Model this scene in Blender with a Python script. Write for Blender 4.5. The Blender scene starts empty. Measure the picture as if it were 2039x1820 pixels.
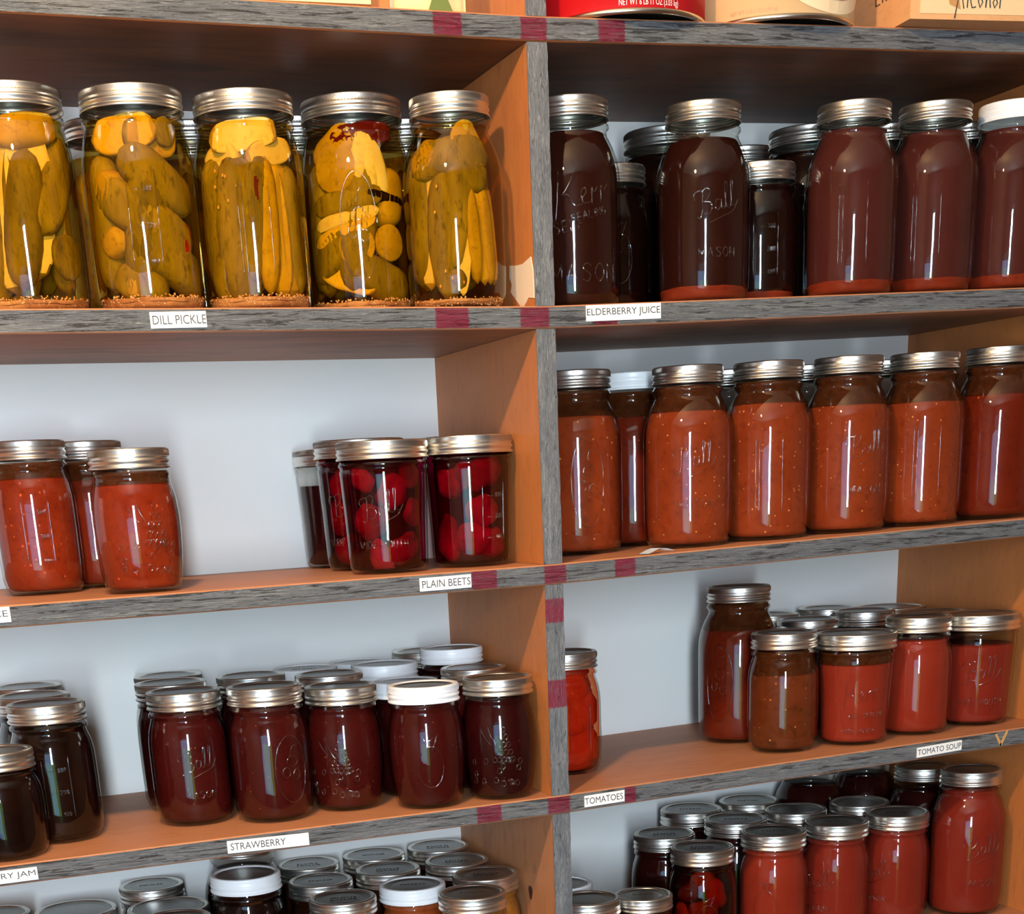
import bpy, bmesh, math, random
from mathutils import Matrix, Vector
random.seed(7)
SC = bpy.context.scene
COL = SC.collection
PI = math.pi

# ------------------------------------------------------------------ camera
CAM = (-0.60168, -1.49750, -0.00391)
YAW, PITCH, ROLL = -0.3261874, -0.3740098, 0.0519015
FPX, PPX, PPY, IW, IH = 3102.504, 974.450, 2179.149, 2039.0, 1820.0
cam_d = bpy.data.cameras.new('camera')
cam_o = bpy.data.objects.new('camera', cam_d); COL.objects.link(cam_o)
RM = Matrix.Rotation(YAW, 3, 'Z') @ Matrix.Rotation(PITCH, 3, 'X') @ Matrix.Rotation(ROLL, 3, 'Y')
cx_, cy_, cz_ = RM.col[0], RM.col[1], RM.col[2]
M4 = Matrix((( cx_[0], cz_[0], -cy_[0], CAM[0]), (cx_[1], cz_[1], -cy_[1], CAM[1]), (cx_[2], cz_[2], -cy_[2], CAM[2]), (0, 0, 0, 1)))
cam_o.matrix_world = M4
cam_d.sensor_fit = 'HORIZONTAL'; cam_d.sensor_width = 36.0
cam_d.lens = FPX * 36.0 / IW
cam_d.shift_x = (IW / 2 - PPX) / IW
cam_d.shift_y = (PPY - IH / 2) / IW
cam_d.clip_start = 0.02; cam_d.clip_end = 50
SC.camera = cam_o

# ------------------------------------------------------------------ world, lights, exposure
w = bpy.data.worlds.new('world'); SC.world = w; w.use_nodes = True
w.node_tree.nodes['Background'].inputs[0].default_value = (0.62, 0.78, 1.0, 1)
w.node_tree.nodes['Background'].inputs[1].default_value = 0.6
SC.view_settings.view_transform = 'Standard'; SC.view_settings.look = 'None'
SC.view_settings.gamma = 1.0; SC.view_settings.use_curve_mapping = False
SC.view_settings.exposure = 0.0
SC.cycles.transparent_max_bounces = 24
SC.cycles.max_bounces = 8

def light(name, kind, loc, energy, color, rot=None, size=None, sy=None, radius=None):
    d = bpy.data.lights.new(name, kind); d.energy = energy; d.color = color
    if kind == 'AREA':
        d.shape = 'RECTANGLE'; d.size = size; d.size_y = sy
    if radius is not None: d.shadow_soft_size = radius
    o = bpy.data.objects.new(name, d); o.location = loc
    if rot is not None: o.rotation_euler = rot
    COL.objects.link(o); return o
# the bare ceiling bulb in front of the shelves
light('ceiling_bulb', 'POINT', (-0.58, -0.70, 0.66), 50, (1.0, 0.67, 0.36), radius=0.03)
# daylight through the half open door behind the photographer
light('door_daylight', 'AREA', (-0.90, -2.72, 0.11), 88, (0.74, 0.87, 1.0), (math.radians(90), 0, 0), 0.20, 1.08)
# added soft blue fill for the lower rows, left of the door
light('window_daylight', 'AREA', (-1.55, -2.72, -0.38), 14, (0.28, 0.56, 1.0), (math.radians(90), 0, 0), 1.2, 1.2)
# sun on the garden outside the door
sun = light('garden_sun', 'SUN', (0, -4, 4), 34, (1.0, 0.95, 0.85), (math.radians(-38), 0, 0)); sun.data.angle = 0.01

# ------------------------------------------------------------------ helpers
def lin(c):
    return tuple(((v / 12.92) if v <= 0.04045 else ((v + 0.055) / 1.055) ** 2.4) for v in c)
def rgb(r, g, b):
    return lin((r / 255, g / 255, b / 255))

def obj(name, me, parent=None, mat=None, smooth=True, label=None, cat=None, group=None, kind=None):
    if isinstance(me, bmesh.types.BMesh):
        m = bpy.data.meshes.new(name); me.to_mesh(m); me.free(); me = m
        if smooth: me.polygons.foreach_set('use_smooth', [True] * len(me.polygons))
    if mat is not None:
        for k in (mat if isinstance(mat, (list, tuple)) else [mat]): me.materials.append(k)
    o = bpy.data.objects.new(name, me); COL.objects.link(o)
    if parent: o.parent = parent
    tag(o, label, cat, group, kind)
    return o
def tag(o, label=None, cat=None, group=None, kind=None):
    if label: o['label'] = label
    if cat: o['category'] = cat
    if group: o['group'] = group
    if kind: o['kind'] = kind
def empty(name, loc, rz=0, sc=1.0):
    o = bpy.data.objects.new(name, None); o.location = loc; o.rotation_euler = (0, 0, rz); o.scale = (sc, sc, sc)
    o.empty_display_size = 0.02; COL.objects.link(o); return o

def box(bm, x0, x1, y0, y1, z0, z1, mi=0, bevel=0):
    vs = [bm.verts.new((x, y, z)) for x in (x0, x1) for y in (y0, y1) for z in (z0, z1)]
    fs = []
    for f in ((0, 1, 3, 2), (4, 6, 7, 5), (0, 4, 5, 1), (2, 3, 7, 6), (0, 2, 6, 4), (1, 5, 7, 3)):
        fc = bm.faces.new([vs[i] for i in f]); fc.material_index = mi; fs.append(fc)
    if bevel:
        bmesh.ops.bevel(bm, geom=list({e for f in fs for e in f.edges}), offset=bevel, segments=2, affect='EDGES', profile=0.7)
    return fs
def lathe(bm, prof, n=48, close_bottom=True, close_top=False, rf=None, mi=0):
    """prof: [(r, z)]; rf(k, j) may scale the radius"""
    rings = []
    for j, (r, z) in enumerate(prof):
        ring = []
        for k in range(n):
            a = 2 * PI * k / n; q = r * (rf(k, j) if rf else 1)
            ring.append(bm.verts.new((q * math.cos(a), q * math.sin(a), z)))
        rings.append(ring)
    for j in range(len(rings) - 1):
        for k in range(n):
            f = bm.faces.new((rings[j][k], rings[j][(k + 1) % n], rings[j + 1][(k + 1) % n], rings[j + 1][k])); f.material_index = mi
    if close_bottom: bm.faces.new(list(reversed(rings[0]))).material_index = mi
    if close_top: bm.faces.new(rings[-1]).material_index = mi
    return rings
def tube(bm, pts, r, n=5, closed=False, mi=0):
    pts = [Vector(p) for p in pts]; L = len(pts); rings = []
    for i, p in enumerate(pts):
        a = pts[(i - 1) % L] if (closed or i > 0) else p
        b = pts[(i + 1) % L] if (closed or i < L - 1) else p
        t = (b - a); t = t.normalized() if t.length > 1e-9 else Vector((0, 0, 1))
        u = t.cross(Vector((0.123, 0.97, 0.2))); u = u.normalized() if u.length > 1e-6 else Vector((1, 0, 0))
        v = t.cross(u).normalized()
        rings.append([bm.verts.new(p + u * (r * math.cos(2 * PI * k / n)) + v * (r * math.sin(2 * PI * k / n))) for k in range(n)])
    for i in range(L if closed else L - 1):
        A, B = rings[i], rings[(i + 1) % L]
        for k in range(n): bm.faces.new((A[k], A[(k + 1) % n], B[(k + 1) % n], B[k])).material_index = mi
    if not closed:
        bm.faces.new(list(reversed(rings[0]))); bm.faces.new(rings[-1])

# ------------------------------------------------------------------ materials
class NT:
    def __init__(s, name):
        s.m = bpy.data.materials.new(name); s.m.use_nodes = True; s.t = s.m.node_tree; s.t.nodes.clear()
        s.out = s.n('ShaderNodeOutputMaterial')
    def n(s, typ, props=None, **ins):
        nd = s.t.nodes.new(typ)
        for k, v in (props or {}).items(): setattr(nd, k, v)
        for k, v in ins.items():
            key = int(k[1:]) if k[0] == 'i' and k[1:].isdigit() else k.replace('_', ' ')
            if hasattr(v, 'links') and hasattr(v, 'is_output'): s.t.links.new(v, nd.inputs[key])
            else:
                if isinstance(v, tuple) and len(v) == 3 and nd.inputs[key].type == 'RGBA': v = v + (1,)
                nd.inputs[key].default_value = v
        return nd
    def math(s, op, a, b=0.0, clamp=False):
        nd = s.n('ShaderNodeMath', {'operation': op, 'use_clamp': clamp}, i0=a, i1=b); return nd.outputs[0]
    def mix(s, f, a, b, blend='MIX'):
        nd = s.n('ShaderNodeMix', {'data_type': 'RGBA', 'blend_type': blend}, i0=f, i6=a, i7=b); return nd.outputs[2]
    def coords(s, scale=(1, 1, 1), rand=True):
        tc = s.n('ShaderNodeTexCoord').outputs['Object']
        if rand:
            oi = s.n('ShaderNodeObjectInfo').outputs['Random']
            off = s.n('ShaderNodeCombineXYZ', X=s.math('MULTIPLY', oi, 7.3), Y=s.math('MULTIPLY', oi, 3.1), Z=s.math('MULTIPLY', oi, 5.7)).outputs[0]
            tc = s.n('ShaderNodeVectorMath', {'operation': 'ADD'}, i0=tc, i1=off).outputs[0]
        return s.n('ShaderNodeMapping', Vector=tc, Scale=scale).outputs[0]
    def noise(s, vec, scale, detail=3, rough=0.5, dist=0.0):
        return s.n('ShaderNodeTexNoise', Vector=vec, Scale=scale, Detail=detail, Roughness=rough, Distortion=dist).outputs[0]
    def ramp(s, f, stops):
        nd = s.n('ShaderNodeValToRGB', Fac=f); cr = nd.color_ramp
        while len(cr.elements) < len(stops): cr.elements.new(0.5)
        for e, (p, c) in zip(cr.elements, stops): e.position = p; e.color = tuple(c) + ((1,) if len(c) == 3 else ())
        return nd.outputs[0]
    def bump(s, h, st=0.3, dist=0.002):
        return s.n('ShaderNodeBump', Height=h, Strength=st, Distance=dist).outputs[0]
    def pbr(s, color, rough=0.5, metal=0.0, normal=None, **k):
        ins = dict(Base_Color=color, Roughness=rough, Metallic=metal)
        if normal is not None: ins['Normal'] = normal
        ins.update(k)
        nd = s.n('ShaderNodeBsdfPrincipled', **ins)
        s.t.links.new(nd.outputs[0], s.out.inputs[0]); return s.m
    def surf(s, sock):
        s.t.links.new(sock, s.out.inputs[0]); return s.m
G = lambda v: (v, v, v)

def plain(name, c, rough=0.5, metal=0.0, **k):
    t = NT(name); return t.pbr(c, rough, metal, **k)

def m_paint(name, xmarks=(), zmarks=(), vertical=False):
    """weathered grey paint on the plywood edge with crimson brushed marks"""
    t = NT(name)
    tc = t.n('ShaderNodeTexCoord').outputs['Object']
    sc = (60, 60, 12) if vertical else (5, 76, 76)
    v1 = t.n('ShaderNodeMapping', Vector=tc, Scale=sc).outputs[0]
    big = t.noise(t.n('ShaderNodeMapping', Vector=tc, Scale=tuple(0.28 * q for q in sc)).outputs[0], 6, 3, 0.5, 0.8)
    fine = t.noise(v1, 12, 6, 0.7, 0.8)
    mid = t.noise(v1, 3.2, 4, 0.62, 1.6)
    col = t.ramp(big, [(0.3, rgb(104, 109, 114)), (0.55, rgb(122, 126, 129)), (0.75, rgb(140, 143, 143))])
    cr = t.n('ShaderNodeTexNoise', Vector=v1, Scale=4.2, Detail=5, Roughness=0.66, Distortion=0.9).outputs[0]
    lo, hi = (0.30, 0.37) if vertical else (0.385, 0.435)
    col = t.mix(t.ramp(cr, [(lo, G(0.78)), (hi, G(0))]), col, rgb(48, 50, 55))
    col = t.mix(t.ramp(fine, [(0.50, G(0)), (0.68, G(0.55))]), col, rgb(164, 166, 166))
    col = t.mix(t.ramp(fine, [(0.30, G(0.7)), (0.41, G(0))]), col, rgb(48, 50, 54))
    mid = t.math('SUBTRACT', mid, t.math('MULTIPLY', t.ramp(cr, [(lo, G(1)), (hi, G(0))]), 0.5))
    sx = t.n('ShaderNodeSeparateXYZ', Vector=tc)
    mask = None
    for axis, marks in ((0, xmarks), (2, zmarks)):
        for a, b in marks:
            wob = t.math('MULTIPLY_ADD', fine, 0.006, ) if False else t.math('MULTIPLY', t.math('SUBTRACT', fine, 0.5), 0.008)
            q = t.math('ADD', sx.outputs[axis], wob)
            d = t.math('SUBTRACT', (b - a) / 2, t.math('ABSOLUTE', t.math('SUBTRACT', q, (a + b) / 2)))
            k = t.math('MULTIPLY', d, 700.0, True)
            mask = k if mask is None else t.math('MAXIMUM', mask, k)
    if mask is not None:
        st = t.ramp(fine, [(0.34, G(0.45)), (0.50, G(0.92))])
        col = t.mix(t.math('MULTIPLY', mask, st), col, t.mix(fine, rgb(104, 22, 46), rgb(158, 36, 72)))
    h = t.math('ADD', t.math('MULTIPLY', mid, 0.8), t.math('MULTIPLY', fine, 0.8))
    return t.pbr(col, 0.32, 0, t.bump(h, 1.0, 0.0036))

def m_ply(name, a, b, dark, streak=(3, 14, 14), knots=0.5, rough=0.55):
    t = NT(name); tc = t.n('ShaderNodeTexCoord').outputs['Object']
    v = t.n('ShaderNodeMapping', Vector=tc, Scale=streak).outputs[0]
    n1 = t.noise(v, 2.2, 5, 0.6, 1.2); n2 = t.noise(v, 14, 4, 0.7); big = t.noise(tc, 5, 2, 0.5)
    col = t.mix(n1, a, b)
    col = t.mix(t.ramp(t.math('ADD', t.math('MULTIPLY', big, 0.6), t.math('MULTIPLY', n1, 0.4)), [(0.30, G(knots)), (0.50, G(0))]), col, dark)
    col = t.mix(t.ramp(n2, [(0.30, G(0.35)), (0.48, G(0))]), col, dark)
    return t.pbr(col, rough, 0, t.bump(n2, 0.25, 0.001))
M_TOP = m_ply('stained_plywood_top', rgb(168, 108, 72), rgb(188, 128, 88), rgb(124, 76, 50), knots=0.3)
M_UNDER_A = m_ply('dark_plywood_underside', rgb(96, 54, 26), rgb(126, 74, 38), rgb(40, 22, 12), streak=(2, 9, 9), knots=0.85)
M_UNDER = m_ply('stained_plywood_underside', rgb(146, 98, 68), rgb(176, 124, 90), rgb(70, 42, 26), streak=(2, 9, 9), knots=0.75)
M_SIDE = m_ply('stained_plywood_side', rgb(176, 104, 50), rgb(194, 118, 60), rgb(138, 78, 40), streak=(10, 10, 3), knots=0.25)
M_GRAIN = m_ply('stained_plywood_grained', rgb(168, 108, 66), rgb(196, 132, 86), rgb(96, 52, 30), streak=(6, 6, 2), knots=0.7)
M_EDGE = plain('plywood_core', rgb(150, 96, 56), 0.7)

def m_wall():
    t = NT('white_painted_wall'); v = t.coords(rand=False)
    n = t.noise(v, 3, 3); f = t.noise(v, 90, 2)
    col = t.mix(n, rgb(216, 216, 211), rgb(227, 226, 222))
    vo = t.n('ShaderNodeTexVoronoi', {'feature': 'F1'}, Vector=v, Scale=13.0, Randomness=1.0).outputs['Distance']
    col = t.mix(t.ramp(vo, [(0.02, G(0.7)), (0.032, G(0))]), col, rgb(120, 118, 112))
    return t.pbr(col, 0.65, 0, t.bump(f, 0.12, 0.0006))
M_WALL = m_wall()
M_ROOM = m_ply('room_boards', rgb(112, 78, 52), rgb(134, 96, 66), rgb(60, 40, 26), streak=(3, 3, 1))
M_CEIL = plain('ceiling_paint', rgb(190, 180, 165), 0.8)
M_PAPER = plain('label_paper', rgb(236, 233, 226), 0.6)
M_INK = plain('label_ink', rgb(62, 60, 62), 0.6)
M_PEEL = plain('bare_ply_face', rgb(226, 204, 174), 0.7)
M_TAN = plain('scraped_paint', rgb(196, 148, 84), 0.7)

def m_glass(name, tint, edge, wav=0.25, base=0.0):
    t = NT(name)
    lw = t.n('ShaderNodeLayerWeight', Blend=0.32).outputs['Facing']
    n = t.noise(t.coords((1, 1, 0.35)), 42, 2, 0.45, 0.2)
    nb = t.bump(n, wav, 0.0012)
    tr = t.n('ShaderNodeBsdfTransparent', Color=t.mix(t.ramp(lw, [(0.45, G(0)), (0.97, G(1))]), tint, edge)).outputs[0]
    gl = t.n('ShaderNodeBsdfGlossy', Roughness=0.015, Normal=nb, Color=G(1.0)).outputs[0]
    fr = t.n('ShaderNodeFresnel', IOR=1.55, Normal=nb).outputs[0]
    bf = t.n('ShaderNodeNewGeometry').outputs['Backfacing']
    fr = t.math('MAXIMUM', fr, base)
    fac = t.math('MULTIPLY', fr, t.math('SUBTRACT', 1.0, bf))
    return t.surf(t.n('ShaderNodeMixShader', i0=fac, i1=tr, i2=gl).outputs[0])
M_GLASS = m_glass('clear_jar_glass', (0.90, 0.895, 0.87), (0.30, 0.285, 0.25))
M_GLASSR = m_glass('embossed_glass', (0.92, 0.92, 0.90), (0.60, 0.59, 0.56), 0.0, 0.10)

def m_metal(name, c, rough):
    t = NT(name); n = t.noise(t.coords((1, 1, 6)), 60, 3)
    return t.pbr(c, t.math('MULTIPLY_ADD', n, 0.12) if False else rough, 1.0, t.bump(n, 0.05, 0.0004))
M_BAND = m_metal('tinned_band_metal', rgb(226, 223, 215), 0.33)
M_DISC = m_metal('tinned_lid_metal', rgb(158, 157, 154), 0.38)
M_WHITE = plain('white_enamel', rgb(232, 232, 232), 0.35)
M_CAN = m_metal('can_rim_metal', rgb(210, 204, 190), 0.25)
M_MARKER = plain('marker_ink', rgb(26, 24, 24), 0.5)

KD = 0.62
def m_sauce(name, a, b, dark, seed=None, sdens=0.05, sscale=160, rough=0.32, chunk=22, bump=0.15, sss=0.0, spec=0.03, dk=0.5, kd=0.62, vs=(1, 1, 1)):
    a, b, dark = [tuple(q * kd for q in c) for c in (a, b, dark)]
    t = NT(name); v = t.coords(vs)
    n1 = t.noise(v, chunk, 4, 0.6); n2 = t.noise(v, chunk * 6, 3, 0.6)
    col = t.mix(t.ramp(n1, [(0.3, G(0)), (0.7, G(1))]), a, b)
    col = t.mix(t.ramp(n2, [(0.28, G(dk)), (0.46, G(0))]), col, dark)
    if seed is not None:
        vo = t.n('ShaderNodeTexVoronoi', {'feature': 'F1'}, Vector=v, Scale=sscale, Randomness=1.0)
        sz = t.math('ADD', t.math('MULTIPLY', t.n('ShaderNodeSeparateColor', Color=vo.outputs['Color']).outputs[1], 0.16), 0.10)
        near = t.math('MULTIPLY', t.math('SUBTRACT', sz, vo.outputs['Distance']), 14.0, True)
        hue = t.n('ShaderNodeSeparateColor', Color=vo.outputs['Color']).outputs[0]
        pick = t.math('LESS_THAN', hue, sdens)
        col = t.mix(t.math('MULTIPLY', near, pick), col, seed)
    return t.pbr(col, rough, 0, t.bump(n2, bump, 0.001), **{'Specular_IOR_Level': spec})
MAT = {
 'salsa': m_sauce('tomato_sauce_with_seeds', rgb(152, 58, 26), rgb(176, 74, 36), rgb(112, 38, 18), rgb(206, 130, 72), 0.26, 210),
 'chunky': m_sauce('chunky_salsa', rgb(146, 42, 18), rgb(172, 60, 26), rgb(96, 26, 12), rgb(196, 84, 44), 0.30, 170, chunk=30),
 'green_salsa': m_sauce('brown_pepper_salsa', rgb(112, 54, 24), rgb(140, 62, 30), rgb(66, 30, 14), rgb(196, 116, 56), 0.26, 180),
 'darksalsa': m_sauce('deep_red_sauce', rgb(118, 34, 16), rgb(136, 44, 20), rgb(80, 22, 12), rgb(190, 84, 40), 0.03, 160),
 'soup': m_sauce('smooth_tomato_soup', rgb(168, 52, 32), rgb(178, 60, 40), rgb(148, 42, 26), None, dk=0.25),
 'soup_deep': m_sauce('smooth_deep_tomato', rgb(152, 46, 32), rgb(162, 52, 36), rgb(134, 38, 26), None, dk=0.25),
 'tomato': m_sauce('tomato_liquid', rgb(190, 52, 24), rgb(206, 70, 36), rgb(160, 34, 18), rgb(246, 180, 120), 0.12, 190, chunk=30),
 'tomato_piece': m_sauce('tomato_flesh', rgb(214, 62, 36), rgb(226, 88, 56), rgb(176, 36, 22), rgb(248, 196, 140), 0.06, 170, chunk=40),
 'jam': m_sauce('strawberry_jam', rgb(82, 19, 17), rgb(98, 26, 22), rgb(56, 10, 10), rgb(128, 56, 36), 0.14, 260, kd=0.46),
 'jam_dark': m_sauce('dark_grape_jam', rgb(52, 10, 12), rgb(70, 16, 16), rgb(30, 4, 6), rgb(110, 50, 36), 0.08, 240, kd=0.5),
 'black': m_sauce('blackberry_jam', rgb(20, 8, 6), rgb(36, 14, 8), rgb(8, 4, 4), None),
 'brown': m_sauce('dark_brown_syrup', rgb(40, 18, 10), rgb(58, 26, 12), rgb(16, 8, 6), None),
 'elder': m_sauce('dark_elderberry_juice', rgb(44, 18, 12), rgb(54, 22, 16), rgb(34, 12, 10), None, dk=0.2),
 'elder_red': m_sauce('cloudy_elderberry_juice', rgb(84, 38, 32), rgb(94, 44, 38), rgb(72, 30, 26), None, dk=0.2),
 'elder_sed': m_sauce('elderberry_sediment', rgb(136, 46, 26), rgb(160, 60, 34), rgb(108, 32, 18), None),
 'maroon': m_sauce('dark_maroon_juice', rgb(44, 10, 10), rgb(56, 14, 12), rgb(30, 6, 8), None, dk=0.2),
 'beet': m_sauce('beet_juice', rgb(62, 6, 16), rgb(82, 10, 24), rgb(36, 2, 10), None),
 'beet_piece': m_sauce('beet_flesh', rgb(120, 10, 34), rgb(226, 70, 100), rgb(84, 4, 24), None, chunk=24, kd=0.6),
 'amber': m_sauce('amber_jelly', rgb(176, 106, 38), rgb(196, 126, 52), rgb(140, 78, 26), None),
 'peach': m_sauce('orange_preserve', rgb(170, 74, 34), rgb(190, 92, 46), rgb(130, 50, 24), None),
 'mix_piece': m_sauce('golden_pepper_flesh', rgb(186, 92, 28), rgb(150, 30, 20), rgb(90, 16, 12), None, chunk=30),
 'sediment': m_sauce('garlic_and_mustard_sediment', rgb(196, 134, 72), rgb(128, 66, 30), rgb(80, 34, 16), rgb(240, 206, 146), 0.75, 380, bump=1.0, rough=0.5, kd=1.0),
 'seedgrain': m_sauce('seed_grain', rgb(226, 178, 110), rgb(178, 110, 56), rgb(120, 60, 28), None, chunk=200, kd=1.0),
 'pickle': m_sauce('pickle_skin', rgb(104, 84, 20), rgb(166, 136, 34), rgb(64, 54, 14), None, bump=0.8, chunk=36, kd=0.8, dk=0.7, vs=(1, 1, .4)),
 'pickle_gold': m_sauce('golden_pickle_skin', rgb(176, 132, 22), rgb(202, 158, 34), rgb(128, 92, 18), None, bump=0.3, chunk=34, kd=0.8),
 'flesh': m_sauce('pale_cucumber_flesh', rgb(214, 178, 104), rgb(226, 196, 128), rgb(186, 144, 66), None, bump=0.2, chunk=30, kd=0.95),
 'flesh_gold': m_sauce('yellow_cucumber_flesh', rgb(206, 156, 34), rgb(222, 178, 58), rgb(160, 112, 22), None, bump=0.3, chunk=40, kd=0.9),
 'onion': m_sauce('onion_flesh', rgb(214, 184, 122), rgb(228, 204, 150), rgb(176, 140, 78), None, bump=0.1, chunk=18, kd=0.95),
 'chili': m_sauce('red_pepper_skin', rgb(178, 26, 20), rgb(200, 44, 30), rgb(120, 12, 12), None, bump=0.1),
 'chili_dark': m_sauce('dark_red_pepper', rgb(96, 16, 14), rgb(120, 28, 20), rgb(60, 8, 8), None, bump=0.1),
}
def m_liquid(name, c0, c1):
    t = NT(name)
    lw = t.n('ShaderNodeLayerWeight', Blend=0.35).outputs['Facing']
    tr = t.n('ShaderNodeBsdfTransparent', Color=t.mix(t.ramp(lw, [(0.3, G(0)), (0.95, G(1))]), c0, c1)).outputs[0]
    return t.surf(tr)
M_BRINE = m_liquid('yellow_brine', (0.94, 0.80, 0.34), (0.66, 0.44, 0.06))
M_JUICE = {'beets': m_liquid('beet_juice_clear', (0.66, 0.10, 0.26), (0.22, 0.01, 0.05)), 'tomatoes': m_liquid('tomato_juice_clear', (0.96, 0.55, 0.36), (0.8, 0.2, 0.1)), 'peppers': m_liquid('pepper_juice_clear', (0.62, 0.26, 0.16), (0.2, 0.04, 0.03))}
def m_residue():
    t = NT('sauce_residue_on_glass')
    n = t.noise(t.coords(), 110, 4, 0.7)
    k = t.ramp(n, [(0.40, G(0.45)), (0.62, G(0.92))])
    tr = t.n('ShaderNodeBsdfTransparent', Color=(0.62, 0.42, 0.26)).outputs[0]
    df = t.n('ShaderNodeBsdfDiffuse', Color=t.mix(n, rgb(92, 44, 20), rgb(60, 30, 14))).outputs[0]
    return t.surf(t.n('ShaderNodeMixShader', i0=k, i1=tr, i2=df).outputs[0])
M_RESIDUE = m_residue()

# ------------------------------------------------------------------ room
def slab(name, x0, x1, y0, y1, z0, z1, mat):
    bm = bmesh.new(); box(bm, x0, x1, y0, y1, z0, z1); return obj(name, bm, None, mat, smooth=False, kind='structure')
D = 0.3103; T = 0.019
slab('wall_back', -2.2, 1.9, D, D + 0.08, -1.6, 1.2, M_WALL)
slab('floor', -2.2, 1.9, -3.0, D + 0.08, -1.65, -1.6, M_ROOM)
slab('ceiling', -2.2, 1.9, -3.0, D + 0.08, 1.15, 1.2, M_CEIL)
slab('wall_left', -2.25, -2.2, -3.0, D + 0.08, -1.6, 1.2, M_ROOM)
slab('wall_right', 1.9, 1.95, -3.0, D + 0.08, -1.6, 1.2, M_ROOM)
# rear wall with the door opening and a second opening added behind the blue fill
bm = bmesh.new()
for x0, x1, z0, z1 in ((-1.20, -1.15, -1.6, 1.15), (-0.65, 1.9, -1.6, 1.15), (-1.15, -0.65, 0.70, 1.15), (-2.2, -1.2, 0.40, 1.15), (-2.2, -1.95, -1.6, 0.40), (-1.95, -1.2, -1.6, -0.95)):
    box(bm, x0, x1, -2.84, -2.78, z0, z1)
obj('wall_rear', bm, None, M_ROOM, smooth=False, kind='structure')
M_GRASS = m_ply('garden_green', rgb(70, 110, 50), rgb(110, 150, 70), rgb(30, 60, 24), streak=(9, 9, 3))
slab('hedge', -5, 4, -5.6, -5.2, -1.65, -0.42, M_GRASS)
slab('ground', -6, 6, -9, -3.0, -1.75, -1.65, M_GRASS)

# ------------------------------------------------------------------ shelving
SH = {'A': (0.378431, 0.372989, 0.377392), 'B': (0.149581, 0.145416, 0.153862), 'C': (-0.084213, -0.081898, -0.070888), 'D': (-0.312515, -0.308856, -0.296343)}
def hz(row, x):
    if row == 'E': return -0.536 + 0.019 * max(0, x / 0.6)
    a, b, c = SH[row]
    return b + (x / 0.45) * (c - b) if x > 0 else b + (-x / 0.45) * (a - b)
XL, XR = -1.0, 0.5994
unit = empty('pantry_shelves', (0, 0, 0))
tag(unit, 'built-in plywood pantry shelves with grey painted edges and crimson brush marks', 'shelves')
def board(row, marks):
    bm = bmesh.new(); xs = [XL, -0.45, 0.0, 0.45, XR + T]
    y1 = D
    def ring(x):
        z = hz(row, x); e = 0.0012
        return [bm.verts.new(p) for p in ((x, 0.0, z - e), (x, e, z), (x, y1, z), (x, y1, z - T), (x, e, z - T), (x, 0.0, z - T + e))]
    R = [ring(x) for x in xs]
    mi = (2, 0, 3, 1, 2, 2)
    for i in range(len(R) - 1):
        for k in range(6):
            f = bm.faces.new((R[i][k], R[i][(k + 1) % 6], R[i + 1][(k + 1) % 6], R[i + 1][k])); f.material_index = (0 if k == 0 else 0 if k == 1 else 3 if k == 2 else 1 if k == 3 else 1 if k == 4 else 2)
    for f in (bm.faces.new(list(reversed(R[0]))), bm.faces.new(R[-1])): f.material_index = 3
    bmesh.ops.recalc_face_normals(bm, faces=bm.faces)
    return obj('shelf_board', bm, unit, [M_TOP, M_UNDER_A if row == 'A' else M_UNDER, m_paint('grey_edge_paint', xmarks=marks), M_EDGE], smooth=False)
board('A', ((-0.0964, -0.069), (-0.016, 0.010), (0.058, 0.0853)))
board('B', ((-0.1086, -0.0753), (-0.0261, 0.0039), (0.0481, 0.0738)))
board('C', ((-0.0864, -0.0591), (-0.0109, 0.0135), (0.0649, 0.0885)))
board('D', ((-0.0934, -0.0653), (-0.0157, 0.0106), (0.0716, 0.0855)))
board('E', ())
M_PDIV = m_paint('grey_divider_paint', zmarks=((-0.1378, -0.1135), (-0.2202, -0.1916)), vertical=True)
M_PSIDE = m_paint('grey_side_panel_paint', vertical=True)
def panel(name, x0, x1, z0, z1, side=M_SIDE, wob=0.0):
    bm = bmesh.new(); n = 24; g = []
    # front face carries slightly ragged edges
    for i in range(n + 1):
        z = z0 + (z1 - z0) * i / n
        a = random.uniform(-1, 1) * wob; b = random.uniform(-1, 1) * wob
        g.append([bm.verts.new(p) for p in ((x0 + a, 0.0008, z), (x1 + b, 0.0008, z), (x1, 0.003, z), (x1, D, z), (x0, D, z), (x0, 0.003, z))])
    for i in range(n):
        for k in range(6):
            f = bm.faces.new((g[i][k], g[i][(k + 1) % 6], g[i + 1][(k + 1) % 6], g[i + 1][k])); f.material_index = 0 if k in (0, 1, 5) else 1
    bm.faces.new(list(reversed(g[0]))); bm.faces.new(g[-1])
    bmesh.ops.recalc_face_normals(bm, faces=bm.faces)
    return obj(name, bm, unit, [M_PDIV if name == 'divider_panel' else M_PSIDE, side], smooth=False)
DW = 0.0095
rows = 'ABCDE'
panel('divider_panel', -DW, DW, hz('A', 0) + .0002, 0.62)
for a, b in zip('ABCD', 'BCDE'):
    panel('divider_panel', -DW, DW, hz(b, 0) + .0002, hz(a, 0) - T - .0002, side=M_GRAIN if a == 'D' else M_SIDE, wob=0.0004)
panel('side_panel', XR, XR + T, hz('A', XR) + .0002, 0.62)
for a, b in zip('ABCD', 'BCDE'):
    panel('side_panel', XR, XR + T, hz(b, XR) + .0002, hz(a, XR) - T - .0002)
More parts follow.
